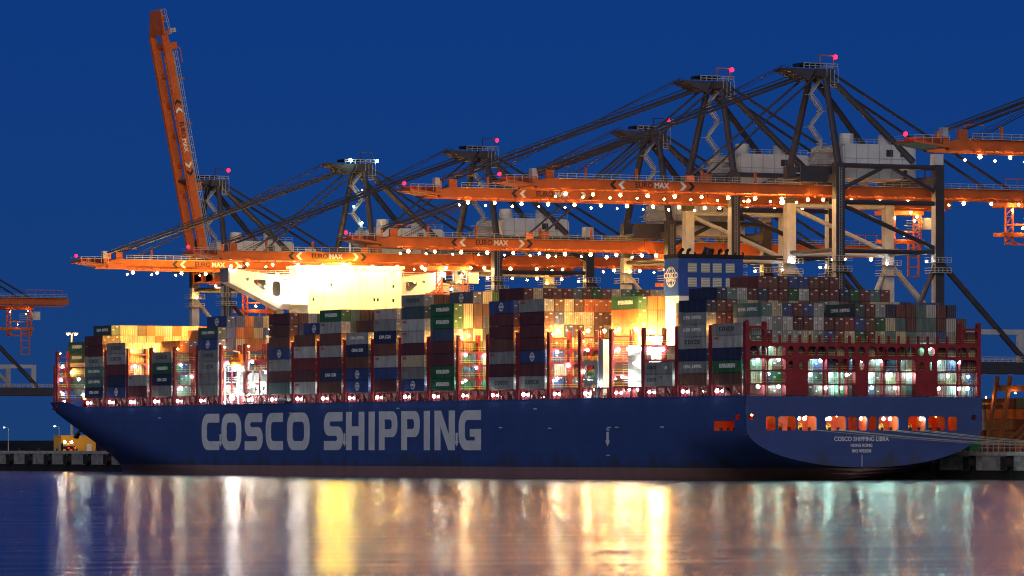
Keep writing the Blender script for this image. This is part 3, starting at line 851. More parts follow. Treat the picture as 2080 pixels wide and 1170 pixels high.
for x in (-14, -12.2, -4.3, -2.6):
    MB().tube(F(x, 55, 49.6), F(x, 55, 50.4), 0.35, 8).tube(F(x, 55, 50.4), F(x + 0.2, 54.3, 50.8), 0.42, 8, 0.36).build('exhaust_pipe', 'black_paint', fn)
fr = MB()
for k in range(9): fr.beam(F(-16.5 + 2.05 * k, 51.5, 49.6), F(-16.5 + 2.05 * k, 51.5, 50.1), 0.3, 0.3)
fr.build('rim_stubs', 'black_paint', fn)
# emblem on the port face of the funnel: ring globe with two lines of lettering
def ring_arc(cx, cz, rx, rz, a0, a1, t=0.16, n=12):
    o = [(cx + (rx) * math.cos(a0 + (a1 - a0) * k / n), cz + rz * math.sin(a0 + (a1 - a0) * k / n)) for k in range(n + 1)]
    i = [(cx + (rx - t) * math.cos(a0 + (a1 - a0) * k / n), cz + (rz - t) * math.sin(a0 + (a1 - a0) * k / n)) for k in range(n + 1)]
    return o + i[::-1]
def emblem(fnmap, m_, R=2.0):
    loops = []
    for a0, a1 in ((0.30, math.pi - 0.30), (math.pi + 0.30, 2 * math.pi - 0.30)):
        loops.append(ring_arc(0, 0, R, R, a0, a1, 0.1 * R)); loops.append(ring_arc(0, 0, R * 0.5, R, a0 + 0.12, a1 - 0.12, 0.09 * R))
        loops.append([(-0.05 * R, math.sin(a0 + 0.4) * R), (0.05 * R, math.sin(a0 + 0.4) * R), (0.05 * R, (R if a0 < 3 else -R) * 0.98), (-0.05 * R, (R if a0 < 3 else -R) * 0.98)])
    return plate(loops, [], 0.04, fnmap, m_, 'emblem')
fmap = lambda x, y, z: (-16.56 + 8.3 + z, (54.9 - x) - 55, 44.6 + y - DK)
obj('emblem', emblem(fmap, 'sign_white', 2.3), fn)
obj('lettering', text('COSCO', 1.75, lambda x, y, z: fmap(x, y + 0.25, z), 'sign_white', offset=0.04), fn)
obj('lettering', text('SHIPPING', 1.0, lambda x, y, z: fmap(x, y - 0.75, z), 'sign_white', offset=0.02), fn)
# casing floodlights (the blazing sodium pair) and white work lamps
for p in ((-17.4, 58.4, 31.0), (-18.6, 58.0, 30.6)):
    lamp('lamp_sodium_big', F(*p), 0.85, fn, 'floodlight')
MB().beam(F(-16.3, 57, 31.6), F(-19.2, 58.4, 31.6), 0.2, 0.2).build('outrigger', 'white_paint', fn)
for p in ((-27.6, 49, 28.6), (-27.4, 55, 28.6), (-27.4, 52, 25.4), (-27.4, 48, 22.4), (-27.4, 56, 22.4), (-27.6, 50, 19.6), (-27.8, 53.5, 19.6)):
    lamp('lamp_white', F(*p), 0.26, fn)
# grey tank-venting frame and post ahead of the casing
gf = empty('bunker_gantry', (-27.5, 68, DK), ship)
obj('side_plate', plate(rrect(-6.2, 0, 0.2, 8.4, 0.4), [rrect(-5.6, 0.6, -3.4, 3.1, 0.5), rrect(-2.8, 0.6, -0.5, 3.1, 0.5), rrect(-5.6, 4.0, -1.2, 7.5, 0.7)], 0.4, lambda x, y, z: (-0.8 + z, -x - 1.0, y), 'grey_paint', 'side_plate'), gf)
MB().box(-0.8, 0.8, -3.4, -1.4, 0, 13).build('post', 'grey_paint', gf)
MB().tube((0.8, 2.5, 5.2), (0.8, 5.2, 5.2), 1.0, 12).box(0.2, 1.6, 2.2, 5.6, 3.6, 4.3).build('winch', 'green_machine', gf)
for p in ((-0.9, -2.4, 3.2), (-1.0, 1.0, 2.0), (-0.9, 5.0, 6.0)): lamp('lamp_white', p, 0.3, gf)

# ------------------------------------------------------------------ containers
mat('container_rod', (0.13, 0.13, 0.125), 0.5)
COL = {
    'maroon': (0.105, 0.034, 0.034), 'brown': (0.135, 0.062, 0.042), 'red': (0.19, 0.036, 0.034), 'orange': (0.42, 0.12, 0.035), 'grey': (0.23, 0.245, 0.245),
    'pale grey': (0.36, 0.37, 0.365), 'beige': (0.42, 0.36, 0.24), 'blue': (0.038, 0.065, 0.20), 'navy': (0.024, 0.032, 0.075),
    'green': (0.025, 0.11, 0.045), 'teal': (0.085, 0.155, 0.145), 'dark teal': (0.05, 0.08, 0.085), 'steel blue': (0.06, 0.08, 0.135), 'pale green': (0.22, 0.29, 0.23)}
NB = 24
ROWS = 23
PITCH = 2.55
def rows(*parts):
    out = []
    for n, t in parts: out += [t] * n
    return (out + [out[-1]] * ROWS)[:ROWS]
LOAD = {
    -1: rows((4, 0), (15, 5), (4, 0)), 0: rows((1, 6), (22, 7)), 1: rows((23, 5)), 2: rows((6, 2), (17, 5)), 3: rows((1, 4), (3, 5), (19, 6)), 4: rows((4, 0), (19, 5)),
    5: rows((1, 6), (22, 7)), 8: rows((23, 7)), 9: rows((1, 5), (22, 6)), 10: rows((23, 7)), 11: rows((1, 5), (2, 6), (20, 7)), 12: rows((23, 6)),
    13: rows((23, 8)), 14: rows((2, 7), (21, 8)), 15: rows((6, 0), (17, 6)), 16: rows((1, 7), (22, 8)), 17: rows((23, 7)), 18: rows((10, 0), (13, 5)),
    19: rows((3, 0), (20, 7)), 21: rows((3, 2), (20, 7)), 22: rows((1, 7), (4, 8), (8, 9), (5, 8), (5, 7)), 23: rows((1, 5), (1, 5), (6, 7), (3, 6), (10, 7), (1, 6), (1, 5))}
TH = {b: 2.9 for b in range(-1, NB)}
TH.update({0: 2.77, 8: 2.86, 13: 2.85, 21: 2.62, 22: 2.62})
def base(b, r): return ZB - 2.9 if (b == 23 and r > 1) else ZB + 1.2 if b == -1 else ZB
def th(b, r): return 2.62 if (b == 23 and r < 2) else TH[b]
SIDE = {  # outermost port stack, bottom tier first: colour and lettering
    0: 'navy cma|teal csh|teal csh|grey cosco|maroon|maroon', 1: 'blue logo|navy|maroon|grey cosco|grey cosco', 2: 'maroon|grey ooc', 3: 'grey ooc|navy cma|green ever|grey cosco',
    5: 'grey|grey ooc|grey cosco|grey cosco|blue logo|dark_teal csh', 8: 'teal|maroon|grey ooc|blue logo|brown|brown|maroon', 9: 'pale_grey ooc|maroon|red|pale_grey ooc|brown',
    10: 'brown|navy cma|maroon|pale_grey ooc|brown|pale_grey ooc|green ever', 11: 'blue logo|blue logo|brown|navy cma|grey csh', 12: 'maroon|blue|pale_grey ooc|brown|navy cma|grey ooc',
    13: 'blue logo|grey ooc|beige ooc|maroon|pale_grey ooc|pale_grey ooc|dark_teal|grey cosco', 14: 'green ever|green ever|maroon|maroon|steel_blue|green ever|green ever',
    16: 'grey cosco|maroon|grey ooc|brown|maroon|maroon|blue logo', 17: 'grey cosco|maroon|blue logo|maroon|maroon|maroon|grey ooc', 21: 'grey cosco|grey apl',
    22: 'brown|grey csh|navy|grey cosco|grey csh|grey csh|navy', 23: 'brown|green ever|navy|pale_grey ooc|grey cosco'}
EXTRA = {(-1, 4): {4: 'green ever', 3: 'green ever', 2: 'beige'}, (0, 1): {6: 'dark_teal csh'}, (5, 1): {6: 'blue logo'}, (9, 1): {5: 'blue logo'}, (11, 1): {5: 'brown'}, (11, 3): {6: 'pale_grey ooc'},
         (14, 2): {7: 'steel_blue logo'}, (16, 1): {7: 'maroon'}, (19, 3): {6: 'green ever', 5: 'orange', 4: 'orange', 3: 'orange', 2: 'orange'}, (21, 3): {6: 'grey cosco', 5: 'orange', 4: 'brown'},
         (22, 1): {7: 'navy'}, (22, 5): {8: 'maroon'}, (23, 2): {6: 'teal csh'}, (23, 1): {4: 'pale_grey ooc'}, (23, 11): {6: 'dark_teal csh'}, (3, 1): {4: 'orange'}, (3, 4): {5: 'orange'},
         (22, 13): {7: 'navy'}}
rng = random.Random(11)
def rand_col(b, r, t):
    if b == 0 and r > 0 and t >= 5: pal = [('beige', 6), ('pale grey', 3), ('maroon', 2), ('orange', 1)]
    elif b == 1: pal = [('beige', 5), ('pale grey', 2), ('brown', 1)]
    elif b == 5: pal = [('blue', 4), ('orange', 3), ('beige', 2), ('maroon', 1)]
    elif b == 14: pal = [('green', 4), ('brown', 3), ('beige', 3), ('steel blue', 2)]
    elif b == 17: pal = [('brown', 4), ('beige', 5), ('orange', 2), ('blue', 1)]
    elif b == 16 and t == 7: pal = [('brown', 4), ('beige', 2), ('green', 1), ('maroon', 2), ('teal', 1)]
    elif b == 19: pal = [('brown', 4), ('orange', 2), ('beige', 1), ('green', 1)]
    elif b == 22 and t == 8: pal = [('maroon', 7), ('brown', 2), ('blue', 1)]
    elif b == 22 and t == 7: pal = [('maroon', 4), ('pale grey', 2), ('green', 1), ('navy', 2), ('teal', 2)]
    else: pal = [('maroon', 5), ('brown', 3), ('grey', 3), ('pale grey', 3), ('teal', 4), ('beige', 3), ('blue', 3), ('green', 2), ('navy', 2), ('pale green', 2), ('red', 1)]
    x = rng.uniform(0, sum(w for _, w in pal))
    for c, w in pal:
        x -= w
        if x <= 0: return c
    return pal[-1][0]
fore = {b: FORE[b] for b in range(NB)}; fore[-1] = FORE[0] + 36.0
boxes = []   # (bay, row, tier, x, yc, z, colour, lettering)
for b in sorted(LOAD):
    for r in range(ROWS):
        for t in range(LOAD[b][r]):
            s = None
            if r == 0 and b in SIDE: s = SIDE[b].split('|')[t]
            s = EXTRA.get((b, r), {}).get(t, s)
            c = rand_col(b, r, t)
            let = None
            if s:
                c, _, let = s.partition(' '); c = c.replace('_', ' ')
            boxes.append((b, r, t, -28.05 + PITCH * r, fore[b] - CL / 2, base(b, r) + t * th(b, r), c, let or None))
# which boxes the camera side can see: walk from sample points on the aft and port faces
occ = {}
ymin, ymax = 0.0, 400.0
G = np.zeros((ROWS + 2, int(ymax) + 2, 34), bool)
for b, r, t, x, y, z, c, l in boxes:
    G[r + 1, int(round(y - CL / 2)):int(round(y + CL / 2)), max(0, int(z - ZB + 3.3)):int(z + th(b, r) - ZB + 3.3)] = True
cp = np.array(cam.location)
P = np.array([(b_[3], b_[4], b_[5], th(b_[0], b_[1])) for b_ in boxes])
score = np.zeros(len(boxes))
def march(pts):
    d = cp - pts; d /= np.linalg.norm(d, axis=1)[:, None]
    vis = np.ones(len(pts), bool)
    for k in range(1, 420):
        q_ = pts + d * (0.9 * k)
        i = np.floor((q_[:, 0] + 29.325) / PITCH).astype(int) + 1
        j = np.floor(q_[:, 1]).astype(int); kz = np.floor(q_[:, 2] - ZB + 3.3).astype(int)
        ok = (i >= 0) & (i < ROWS + 2) & (j >= 0) & (j <= ymax) & (kz >= 0) & (kz < 34)
        hit = np.zeros(len(pts), bool)
        hit[ok] = G[i[ok], j[ok], kz[ok]]
        vis &= ~hit
    return vis
dist = np.linalg.norm(P[:, :3] - cp, axis=1)
for fx in (-0.9, -0.3, 0.3, 0.9):
    for fz in (0.35, 0.75):
        pts = np.stack([P[:, 0] + fx, P[:, 1] - CL / 2 - 0.7, P[:, 2] + P[:, 3] * fz], 1)
        score += march(pts) * (2.44 * 2.9 / 8) * 0.89 / dist ** 2
for fy in (-5, -2, 2, 5):
    for fz in (0.35, 0.75):
        pts = np.stack([P[:, 0] - 1.45, P[:, 1] + fy, P[:, 2] + P[:, 3] * fz], 1)
        score += march(pts) * (12.2 * 2.9 / 8) * 0.46 / dist ** 2
order = np.argsort(-score)
chosen = set(int(i) for i in order[:300] if score[i] > 0)
nvis = int((score > 0).sum())
print('containers: total', len(boxes), 'visible', nvis, 'individual', len(chosen))

def cont_body(h, length=CL, w=2.44):
    m = MB(); a, b2, L2 = w / 2, w / 2, length / 2
    m.box(-a + 0.05, a - 0.05, -L2 + 0.06, L2 - 0.04, 0.06, h - 0.05)
    for x in (-a, a - 0.16):
        for y in (-L2, L2 - 0.16): m.box(x, x + 0.16, y, y + 0.16, 0.0, h - 0.03)
        for z in (0.03, h - 0.16): m.box(x, x + 0.12, -L2 + 0.16, L2 - 0.16, z, z + 0.12)
    for y in (-L2, L2 - 0.12):
        for z in (0.03, h - 0.16): m.box(-a + 0.16, a - 0.16, y, y + 0.12, z, z + 0.12)
    # corrugated port and starboard sheets
    n = 22; pw = (length - 0.5) / n
    for k in range(n):
        y0 = -L2 + 0.25 + k * pw
        m.box(-a + 0.015, -a + 0.05, y0, y0 + pw * 0.5, 0.16, h - 0.17)
    return m
def door_mesh(h, s):
    x0, x1 = (-1.05, -0.015) if s < 0 else (0.015, 1.05)
    m = MB().box(x0, x1, -0.03, 0.03, 0.16, h - 0.17)
    for f in (0.3, 0.72):
        x = x0 + (x1 - x0) * f
        m.box(x - 0.025, x + 0.025, -0.09, -0.03, 0.1, h - 0.12, 1)
    for zz in (0.3, 0.75, 0.92): m.box(x0 + 0.06, x1 - 0.06, -0.045, -0.03, h * zz - 0.03, h * zz + 0.03)
    m.box(x0 + 0.1, x0 + 0.1 + 0.62, -0.05, -0.03, h * 0.80, h * 0.89, 2) if s > 0 else m.box(x0 + 0.15, x0 + 0.6, -0.05, -0.03, h * 0.52, h * 0.6, 2)
    m.box(x0 + 0.2, x0 + 0.8, -0.1, -0.09, h * 0.42, h * 0.45, 1)
    return m
BM, DM, LM = {}, {}, {}
for h in sorted({round(th(b, r), 2) for b in LOAD for r in (0, 2)}):
    BM[h] = cont_body(h).mesh('container', 'container')
    DM[h] = [door_mesh(h, s).mesh('door', ['container', 'container_rod', 'sign_white']) for s in (-1, 1)]
BM['20'] = cont_body(2.62, 6.06).mesh('container', 'container')
pf = lambda y0, z0: (lambda x, y, z: (-1.245 + z, y0 - x, z0 + y))
LM['cosco'] = text('COSCO', 1.25, pf(0.0, 1.5), 'sign_dark', sx=1.25, spacing=1.35, offset=0.03)
LM['ever'] = text('EVERGREEN', 1.15, pf(-0.3, 1.5), 'sign_white', sx=1.1, offset=0.05)
LM['csh'] = text('CHINA  SHIPPING', 1.05, pf(0.0, 1.5), 'sign_white', sx=0.95, offset=0.02)
LM['cma'] = text('CMA CGM', 1.1, pf(0.0, 1.45), 'sign_white', sx=1.2, offset=0.03)
LM['ooc'] = text('OOCL', 0.62, pf(4.3, 2.15), 'sign_red', sx=1.2, offset=0.03)
LM['apl'] = text('APL', 1.2, pf(0.6, 1.4), 'sign_white', sx=1.0, offset=0.03)
LM['logo'] = emblem(lambda x, y, z: (-1.245 + z, -x, 1.45 + y), 'sign_white', 1.0)
LM['logotext'] = text('COSCO', 0.72, pf(0.0, 1.45), 'sign_white', sx=1.0, offset=0.02)
ORD = 'zeroth first second third fourth fifth sixth seventh eighth ninth tenth eleventh twelfth thirteenth fourteenth fifteenth sixteenth seventeenth eighteenth nineteenth twentieth twenty-first twenty-second twenty-third twenty-fourth twenty-fifth'.split()
LETW = {'cosco': 'dark-lettered', 'ever': 'white-lettered', 'csh': 'white-lettered', 'cma': 'white-lettered', 'ooc': 'red-marked', 'logo': 'emblem-marked', 'apl': 'white-lettered'}
def where(b, r, t):
    stack = 'outermost port stack' if r == 0 else '%s stack from port' % ORD[r + 1]
    return '%s tier, %s, %s bay from stern' % (ORD[t + 1], stack, ORD[24 - b])
def put_container(i):
    b, r, t, x, y, z, c, let = boxes[i]
    h = round(th(b, r), 2)
    rr = random.Random(i)
    k = rr.uniform(0.8, 1.2)
    col = (*[min(1, v * k) for v in COL[c]], 1)
    jx, jy = rr.uniform(-0.03, 0.03), rr.uniform(-0.06, 0.06)
    word = (LETW[let] + ' ') if let else ''
    if b == 21 and r < 3 and t < 2:          # two short boxes end to end
        for e, nm in ((3.06, 'forward half'), (-3.06, 'aft half')):
            o = obj('shipping_container', BM['20'], None, (x + jx, y + e, z)); o.color = col
            tag(o, 'short %s container, %s tier, %s stack from port, %s of third bay' % (c, ORD[t + 1], ORD[r + 1], nm), 'container', 'containers stacked on the ship')
            if let:
                lo = obj('lettering', LM['apl' if (let == 'apl' and e < 0) else 'cosco' if e > 0 else 'ooc'], o)
                lo.scale = (1, 0.62, 0.8); lo.location = (0, -0.6 if e < 0 else 0, 0.2)
        return
    o = obj('shipping_container', BM[h], None, (x + jx, y + jy, z)); o.color = col
    tag(o, '%s %scontainer, %s' % (c, word, where(b, r, t)), 'container', 'containers stacked on the ship')
    for d in DM[h]:
        dd = obj('door', d, o, (0, -CL / 2 + 0.03, 0)); dd.color = col
    if let:
        lo = obj('lettering', LM[let], o)
        if h < 2.7: lo.location = (0, 0, -0.1)
        if let == 'logo':
            lt = obj('lettering', LM['logotext'], o)
for i in range(len(boxes)):
    if i in chosen: put_container(i)
# all the others: one mass
vs, fs, cols = [], [], []
for i, (b, r, t, x, y, z, c, let) in enumerate(boxes):
    if i in chosen: continue
    h = th(b, r); o_ = len(vs); k = random.Random(i).uniform(0.8, 1.2)
    vs += [(x + sx * 1.2, y + sy * CL / 2, z + zz) for zz in (0.03, h - 0.04) for sy in (-1, 1) for sx in (-1, 1)]
    f6 = [(0, 2, 3, 1), (4, 5, 7, 6), (0, 1, 5, 4), (2, 6, 7, 3), (0, 4, 6, 2), (1, 3, 7, 5)]
    fs += [tuple(o_ + q_ for q_ in f) for f in f6]
    cols += [(*[min(1, v * k) for v in COL[c]], 1)] * 6
    if score[i] > 0:                       # visible ends keep rods and corner posts
        for xx in (-0.78, -0.3, 0.3, 0.78):
            o_ = len(vs)
            vs += [(x + xx + sx * 0.03, y - CL / 2 - 0.05 + sy * 0.04, z + zz) for zz in (0.1, h - 0.1) for sy in (-1, 1) for sx in (-1, 1)]
            fs += [tuple(o_ + q_ for q_ in f) for f in f6]; cols += [(0.15, 0.15, 0.145, 1)] * 6
me = bpy.data.meshes.new('container_mass'); me.from_pydata(vs, [], fs)
at = me.attributes.new('tone', 'FLOAT_COLOR', 'FACE')
at.data.foreach_set('color', np.array(cols, dtype=np.float32).ravel())
me.materials.append(M['container_mass'])
o = obj('container_mass', me)
tag(o, 'remaining stacked shipping containers packed behind the outer stacks', 'containers', 'containers stacked on the ship', 'stuff')

# ------------------------------------------------------------------ quay cranes
XC, QZ = 51.85, 6.0
def chevron(x, s, m_, fn_, k=1.0):
    p = [(x, 0.95 * k), (x + s * 0.95 * k, 0), (x, -0.95 * k), (x + s * 0.85 * k, -0.95 * k), (x + s * 1.8 * k, 0), (x + s * 0.85 * k, 0.95 * k)]
    return plate(p, [], 0.05, fn_, m_, 'chevron')
def crane(Y0, zg, label, boom_angle=0.0, trolley=None, lamp_n=10, flood=(), house=True, apex_white=False, stays=True, lit=True):
    low = zg < 60
    cr = empty('quay_crane', (XC, Y0, QZ))
    tag(cr, label, 'crane', 'quay cranes along the berth')
    def Q(x, y, z): return (x - XC, y, z - QZ)
    zt = zg + 7.2; za = zg + 31.0
    WS, LS, HW = 38.5, 65.2, 11.0
    # legs with portal galleries and foot braces
    for x in (WS, LS):
        for y in (-HW, HW):
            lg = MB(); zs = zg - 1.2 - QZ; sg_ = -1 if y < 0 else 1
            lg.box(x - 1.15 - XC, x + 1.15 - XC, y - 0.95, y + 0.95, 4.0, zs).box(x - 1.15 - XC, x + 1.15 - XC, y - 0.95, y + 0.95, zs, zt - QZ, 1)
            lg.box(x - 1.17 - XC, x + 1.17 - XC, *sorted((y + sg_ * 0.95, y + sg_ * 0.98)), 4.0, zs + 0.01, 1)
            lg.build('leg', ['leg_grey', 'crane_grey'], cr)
            gl = MB()
            for z in (49.6, 47.2):
                zz = z - QZ
                gl.box(x - XC - 2.3, x - XC + 2.3, y - 2.2, y - 0.97, zz, zz + 0.12).box(x - XC - 2.3, x - XC - 1.2, y - 0.97, y + 2.0, zz, zz + 0.12)
                for d in (0.6, 1.2):
                    gl.beam((x - XC - 2.3, y - 2.2, zz + d), (x - XC + 2.3, y - 2.2, zz + d), 0.12, 0.12).beam((x - XC - 2.3, y - 2.2, zz + d), (x - XC - 2.3, y + 2.0, zz + d), 0.12, 0.12)
                for k in range(5): gl.beam((x - XC - 2.3 + 1.15 * k, y - 2.2, zz), (x - XC - 2.3 + 1.15 * k, y - 2.2, zz + 1.2), 0.1, 0.1)
            gl.build('gallery', 'galvanised', cr)
            br_ = MB()
            if x == WS: br_.tube(Q(x + 0.6, y, 49), Q(x + 21, y, 27.5), 0.62, 8)
            else: br_.tube(Q(x + 0.6, y, 49.8), Q(x + 24, y, 27.0), 0.75, 8).tube(Q(x - 0.6, y, 49), Q(x - 7, y, 36), 0.6, 8)
            br_.build('brace', 'crane_grey' if y < 0 else 'leg_grey', cr)  # far-side braces paler: lamp light put into their colour
            MB().box(x - XC - 0.9, x - XC + 0.9, y - 4.5, y + 4.5, 0.0, 1.6).box(x - XC - 0.7, x - XC + 0.7, y - 3.0, y + 3.0, 1.6, 4.0).build('bogie', 'crane_grey', cr)
    for y in (-HW, HW):
        pm = 'crane_grey' if y < 0 else 'leg_grey'  # far-side tubes in paler grey, lamp light painted into the colour
        MB().box(WS - 1.2 - XC, 106 - XC, y - 0.8, y + 0.8, 24.3 - QZ, 26.8 - QZ).build('portal_beam', 'crane_grey', cr)
        rl = MB()
        for d in (0.6, 1.2): rl.beam(Q(LS, y - 1, 26.8 + d), Q(105, y - 1, 26.8 + d), 0.12, 0.12)
        for k in range(24): rl.beam(Q(LS + k * 1.7, y - 1, 26.8), Q(LS + k * 1.7, y - 1, 28.0), 0.1, 0.1)
        rl.build('railing', 'galvanised', cr)
        rl = MB().box(LS + 1.2 - XC, 88.5 - XC, y - 0.4, y + 0.4, 33.2 - QZ, 34.4 - QZ).box(86.9 - XC, 88.5 - XC, y - 0.4, y + 0.4, 26.8 - QZ, 33.2 - QZ)
        rl.build('lower_gantry', 'leg_grey', cr)
        MB().tube(Q(WS, y, zt - 0.6), Q(LS, y, zt - 0.6), 0.6, 8).build('top_beam', 'crane_grey', cr)
        if not low:
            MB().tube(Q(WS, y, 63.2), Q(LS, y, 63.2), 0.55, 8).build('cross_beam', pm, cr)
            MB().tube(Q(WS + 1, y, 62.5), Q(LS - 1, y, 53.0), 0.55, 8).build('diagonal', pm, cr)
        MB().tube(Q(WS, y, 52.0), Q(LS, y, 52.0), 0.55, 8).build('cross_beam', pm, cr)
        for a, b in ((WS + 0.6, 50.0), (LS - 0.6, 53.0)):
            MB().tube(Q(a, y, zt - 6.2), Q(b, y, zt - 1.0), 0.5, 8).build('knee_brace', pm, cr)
    for x in (WS, LS):
        MB().tube(Q(x, -HW + 0.95, 52.2), Q(x, HW - 0.95, 52.2), 0.5, 8).build('portal_tie', 'crane_grey', cr)
        MB().box(x - XC - 0.9, x - XC + 0.9, -HW + 0.95, HW - 0.95, zg + 2.7 - QZ, zg + 4.6 - QZ).build('girder_support', 'crane_grey', cr)
    # fixed girder behind the hinge
    HX = 35.0
    for y in (-4.0, 4.0):
        MB().box(HX + 0.1 - XC, 103 - XC, y - 0.6, y + 0.6, zg - QZ, zg + 2.4 - QZ).build('girder', 'crane_orange', cr)
    gx = MB()
    for k in range(8): gx.box(40 + k * 8.9 - XC, 40.8 + k * 8.9 - XC, -3.4, 3.4, zg + 1.2 - QZ, zg + 2.3 - QZ)
    gx.build('girder_ties', 'crane_orange', cr)
    def walk(name, x0, x1, y, z, par, fn_):
        rl = MB(); rl.beam(fn_(x0, y, z), fn_(x1, y, z), 0.9, 0.1)
        for d in (0.55, 1.1): rl.beam(fn_(x0, y - 0.4, z + d), fn_(x1, y - 0.4, z + d), 0.1, 0.1)
        n = int(abs(x1 - x0) / 2.2)
        for k in range(n + 1):
            xx = x0 + (x1 - x0) * k / n
            rl.beam(fn_(xx, y - 0.4, z), fn_(xx, y - 0.4, z + 1.1), 0.09, 0.09)
        rl.build(name, 'galvanised', par)
    walk('walkway', HX + 1, 102, -5.1, zg + 2.3, cr, Q)
    hang = MB()
    for y in (-5.0,):
        hang.beam(Q(HX + 1, y, zg - 0.55), Q(101, y, zg - 0.55), 0.35, 0.3)
        for k in range(30): hang.beam(Q(HX + 1 + k * 2.25, y + 0.3, zg - 0.5), Q(HX + 1 + k * 2.25, y + 0.6, zg + 0.3), 0.2, 0.2)
    hang.build('cable_tray', 'crane_orange', cr)
    # hinged boom
    bm = empty('boom', Q(HX, 0, zg), cr)
    bm.rotation_euler = (0, math.radians(boom_angle), 0)
    I = lambda x, y, z: (x, y, z)
    TL = 71.0
    for y in (-4.0, 4.0):
        m = MB().prism([(-0.1, y - 0.6, 0), (-0.1, y - 0.6, 2.4), (-TL + 3, y - 0.6, 2.4), (-TL, y - 0.6, 1.7), (-TL, y - 0.6, 0.1), (-TL + 0.5, y - 0.6, 0)], (0, 1.2, 0))
        m.build('girder', 'crane_orange', bm)
    m = MB().prism([(-TL, -5.2, 0.4), (-TL - 7.2, -3.6, 1.4), (-TL - 7.2, 3.6, 1.4), (-TL, 5.2, 0.4)], (0, 0, 0.5))
    m.box(-TL - 5.5, -TL - 4.0, -3, 3, 1.5, 2.6).box(-TL - 1.2, -TL, -4.6, 4.6, 0.5, 2.6)
    m.build('tip_platform', 'crane_orange', bm)
    rl = MB()
    for d in (0.5, 1.0): rl.beam((-TL - 7.2, -3.8, 1.9 + d), (-TL, -5.0, 1.9 + d), 0.1, 0.1).beam((-TL - 7.2, -3.8, 1.9 + d), (-TL - 7.2, 3.8, 1.9 + d), 0.1, 0.1)
    for k in range(5): rl.beam((-TL - 1.8 * k, -5.0 + 0.3 * k, 1.4), (-TL - 1.8 * k, -5.0 + 0.3 * k, 2.9), 0.1, 0.1)
    rl.build('tip_railing', 'galvanised', bm)
    MB().beam((-TL + 4.2, -4, 2.4), (-TL + 4.2, -4, 5.2), 0.22, 0.22).beam((-TL + 4.2, -4, 5.1), (-TL + 8.5, -4, 5.1), 0.22, 0.22).build('davit', 'crane_orange', bm)
    MB().box(-TL - 1.5, -TL - 0.3, -5, -3.6, 2.6, 4.4).build('sheave_box', 'leg_grey', bm)
    gx = MB()
    for k in range(8): gx.box(-8 - k * 8.6, -7.2 - k * 8.6, -3.4, 3.4, 1.2, 2.3)
    gx.build('girder_ties', 'crane_orange', bm)
    walk('walkway', -TL + 5, -1, -5.1, 2.3, bm, I)
    hang = MB().beam((-TL + 6, -5.0, -0.55), (-1, -5.0, -0.55), 0.35, 0.3)
    for k in range(29): hang.beam((-TL + 6 + k * 2.25, -4.7, -0.5), (-TL + 6 + k * 2.25, -4.4, 0.3), 0.2, 0.2)
    hang.build('cable_tray', 'crane_orange', bm)
    for x in (-14, -28, -45, -58):
        MB().box(x - 0.25, x + 0.25, -3.6, -3.1, 2.4, 5.0).build('latch_post', 'crane_orange', bm)
    for x in (-TL + 3.5, -27):
        for y in (-4, 4): MB().box(x - 1.0, x + 1.0, y - 0.35, y + 0.35, 2.4, 4.2).build('stay_bracket', 'crane_orange', bm)
    # sign on the face towards the stern
    ft = lambda x, y, z: (-41.5 + x, -4.66 + z, 1.2 + y)
    e1 = text('EURO', 1.75, lambda x, y, z: ft(x - 2.2, y, z), 'sign_dark', offset=0.03)
    e2 = text('MAX', 1.75, lambda x, y, z: ft(x + 2.3, y, z), 'sign_white', offset=0.05)
    obj('lettering', e1, bm); obj('lettering', e2, bm)
    for x, s, m_ in ((-7.0, -1, 'sign_white'), (-9.2, -1, 'sign_dark'), (7.0, 1, 'sign_white'), (9.2, 1, 'sign_dark')):
        obj('chevron', chevron(x, s, m_, ft), bm)
    # mast, stays
    for y in (-HW, HW):
        MB().tube(Q(WS, y, zt - 0.5), Q(WS + 1.0, y * 0.28, za - 2.5), 0.85, 10, 0.7).build('mast_leg', 'crane_grey', cr)
        MB().tube(Q(WS + 1.5, y * 0.28, za - 3.2), Q(60.5, y * 0.72, zt + 0.8), 0.75, 10, 0.75).build('back_leg', 'crane_grey', cr)
        MB().tube(Q(WS + 1.8, y * 0.28, za - 2.2), Q(89, y * 0.4, zg + 2.4), 0.34, 6).build('back_stay', 'crane_grey', cr)
        MB().beam(Q(71, y * 0.36, zt + 5.5 - 4.8), Q(71, y * 0.36, zg + 2.4), 0.25, 0.25).build('stay_prop', 'crane_grey', cr)
    mh = MB().box(WS - 1.5 - XC, WS + 3 - XC, -4.2, 4.2, za - 3.6 - QZ, za - 1.9 - QZ)
    mh.prism([Q(WS - 1.5, -3.2, za - 2.0), Q(WS - 8.5, -2.6, za - 1.8), Q(WS - 8.5, -2.6, za - 2.4), Q(WS - 3.0, -3.2, za - 4.6)], (0, 6.0, 0))
    mh.build('mast_head', 'crane_grey', cr)
    rl = MB()
    for z in (za - 1.9,):
        for d in (0.6, 1.2):
            rl.beam(Q(WS - 5, -4.0, z + d), Q(WS + 4, -4.0, z + d), 0.12, 0.12).beam(Q(WS + 4, -4.0, z + d), Q(WS + 4, 4.0, z + d), 0.12, 0.12)
        for k in range(7): rl.beam(Q(WS - 5 + k * 1.5, -4.0, z), Q(WS - 5 + k * 1.5, -4, z + 1.2), 0.12, 0.12)
        rl.box(WS + 1 - XC, WS + 4.2 - XC, -4.2, -1.6, z - 4.2 - QZ, z - 4.05 - QZ)
        for d in (0.6, 1.2): rl.beam(Q(WS + 1, -4.2, z - 4.2 + d), Q(WS + 4.2, -4.2, z - 4.2 + d), 0.1, 0.1)
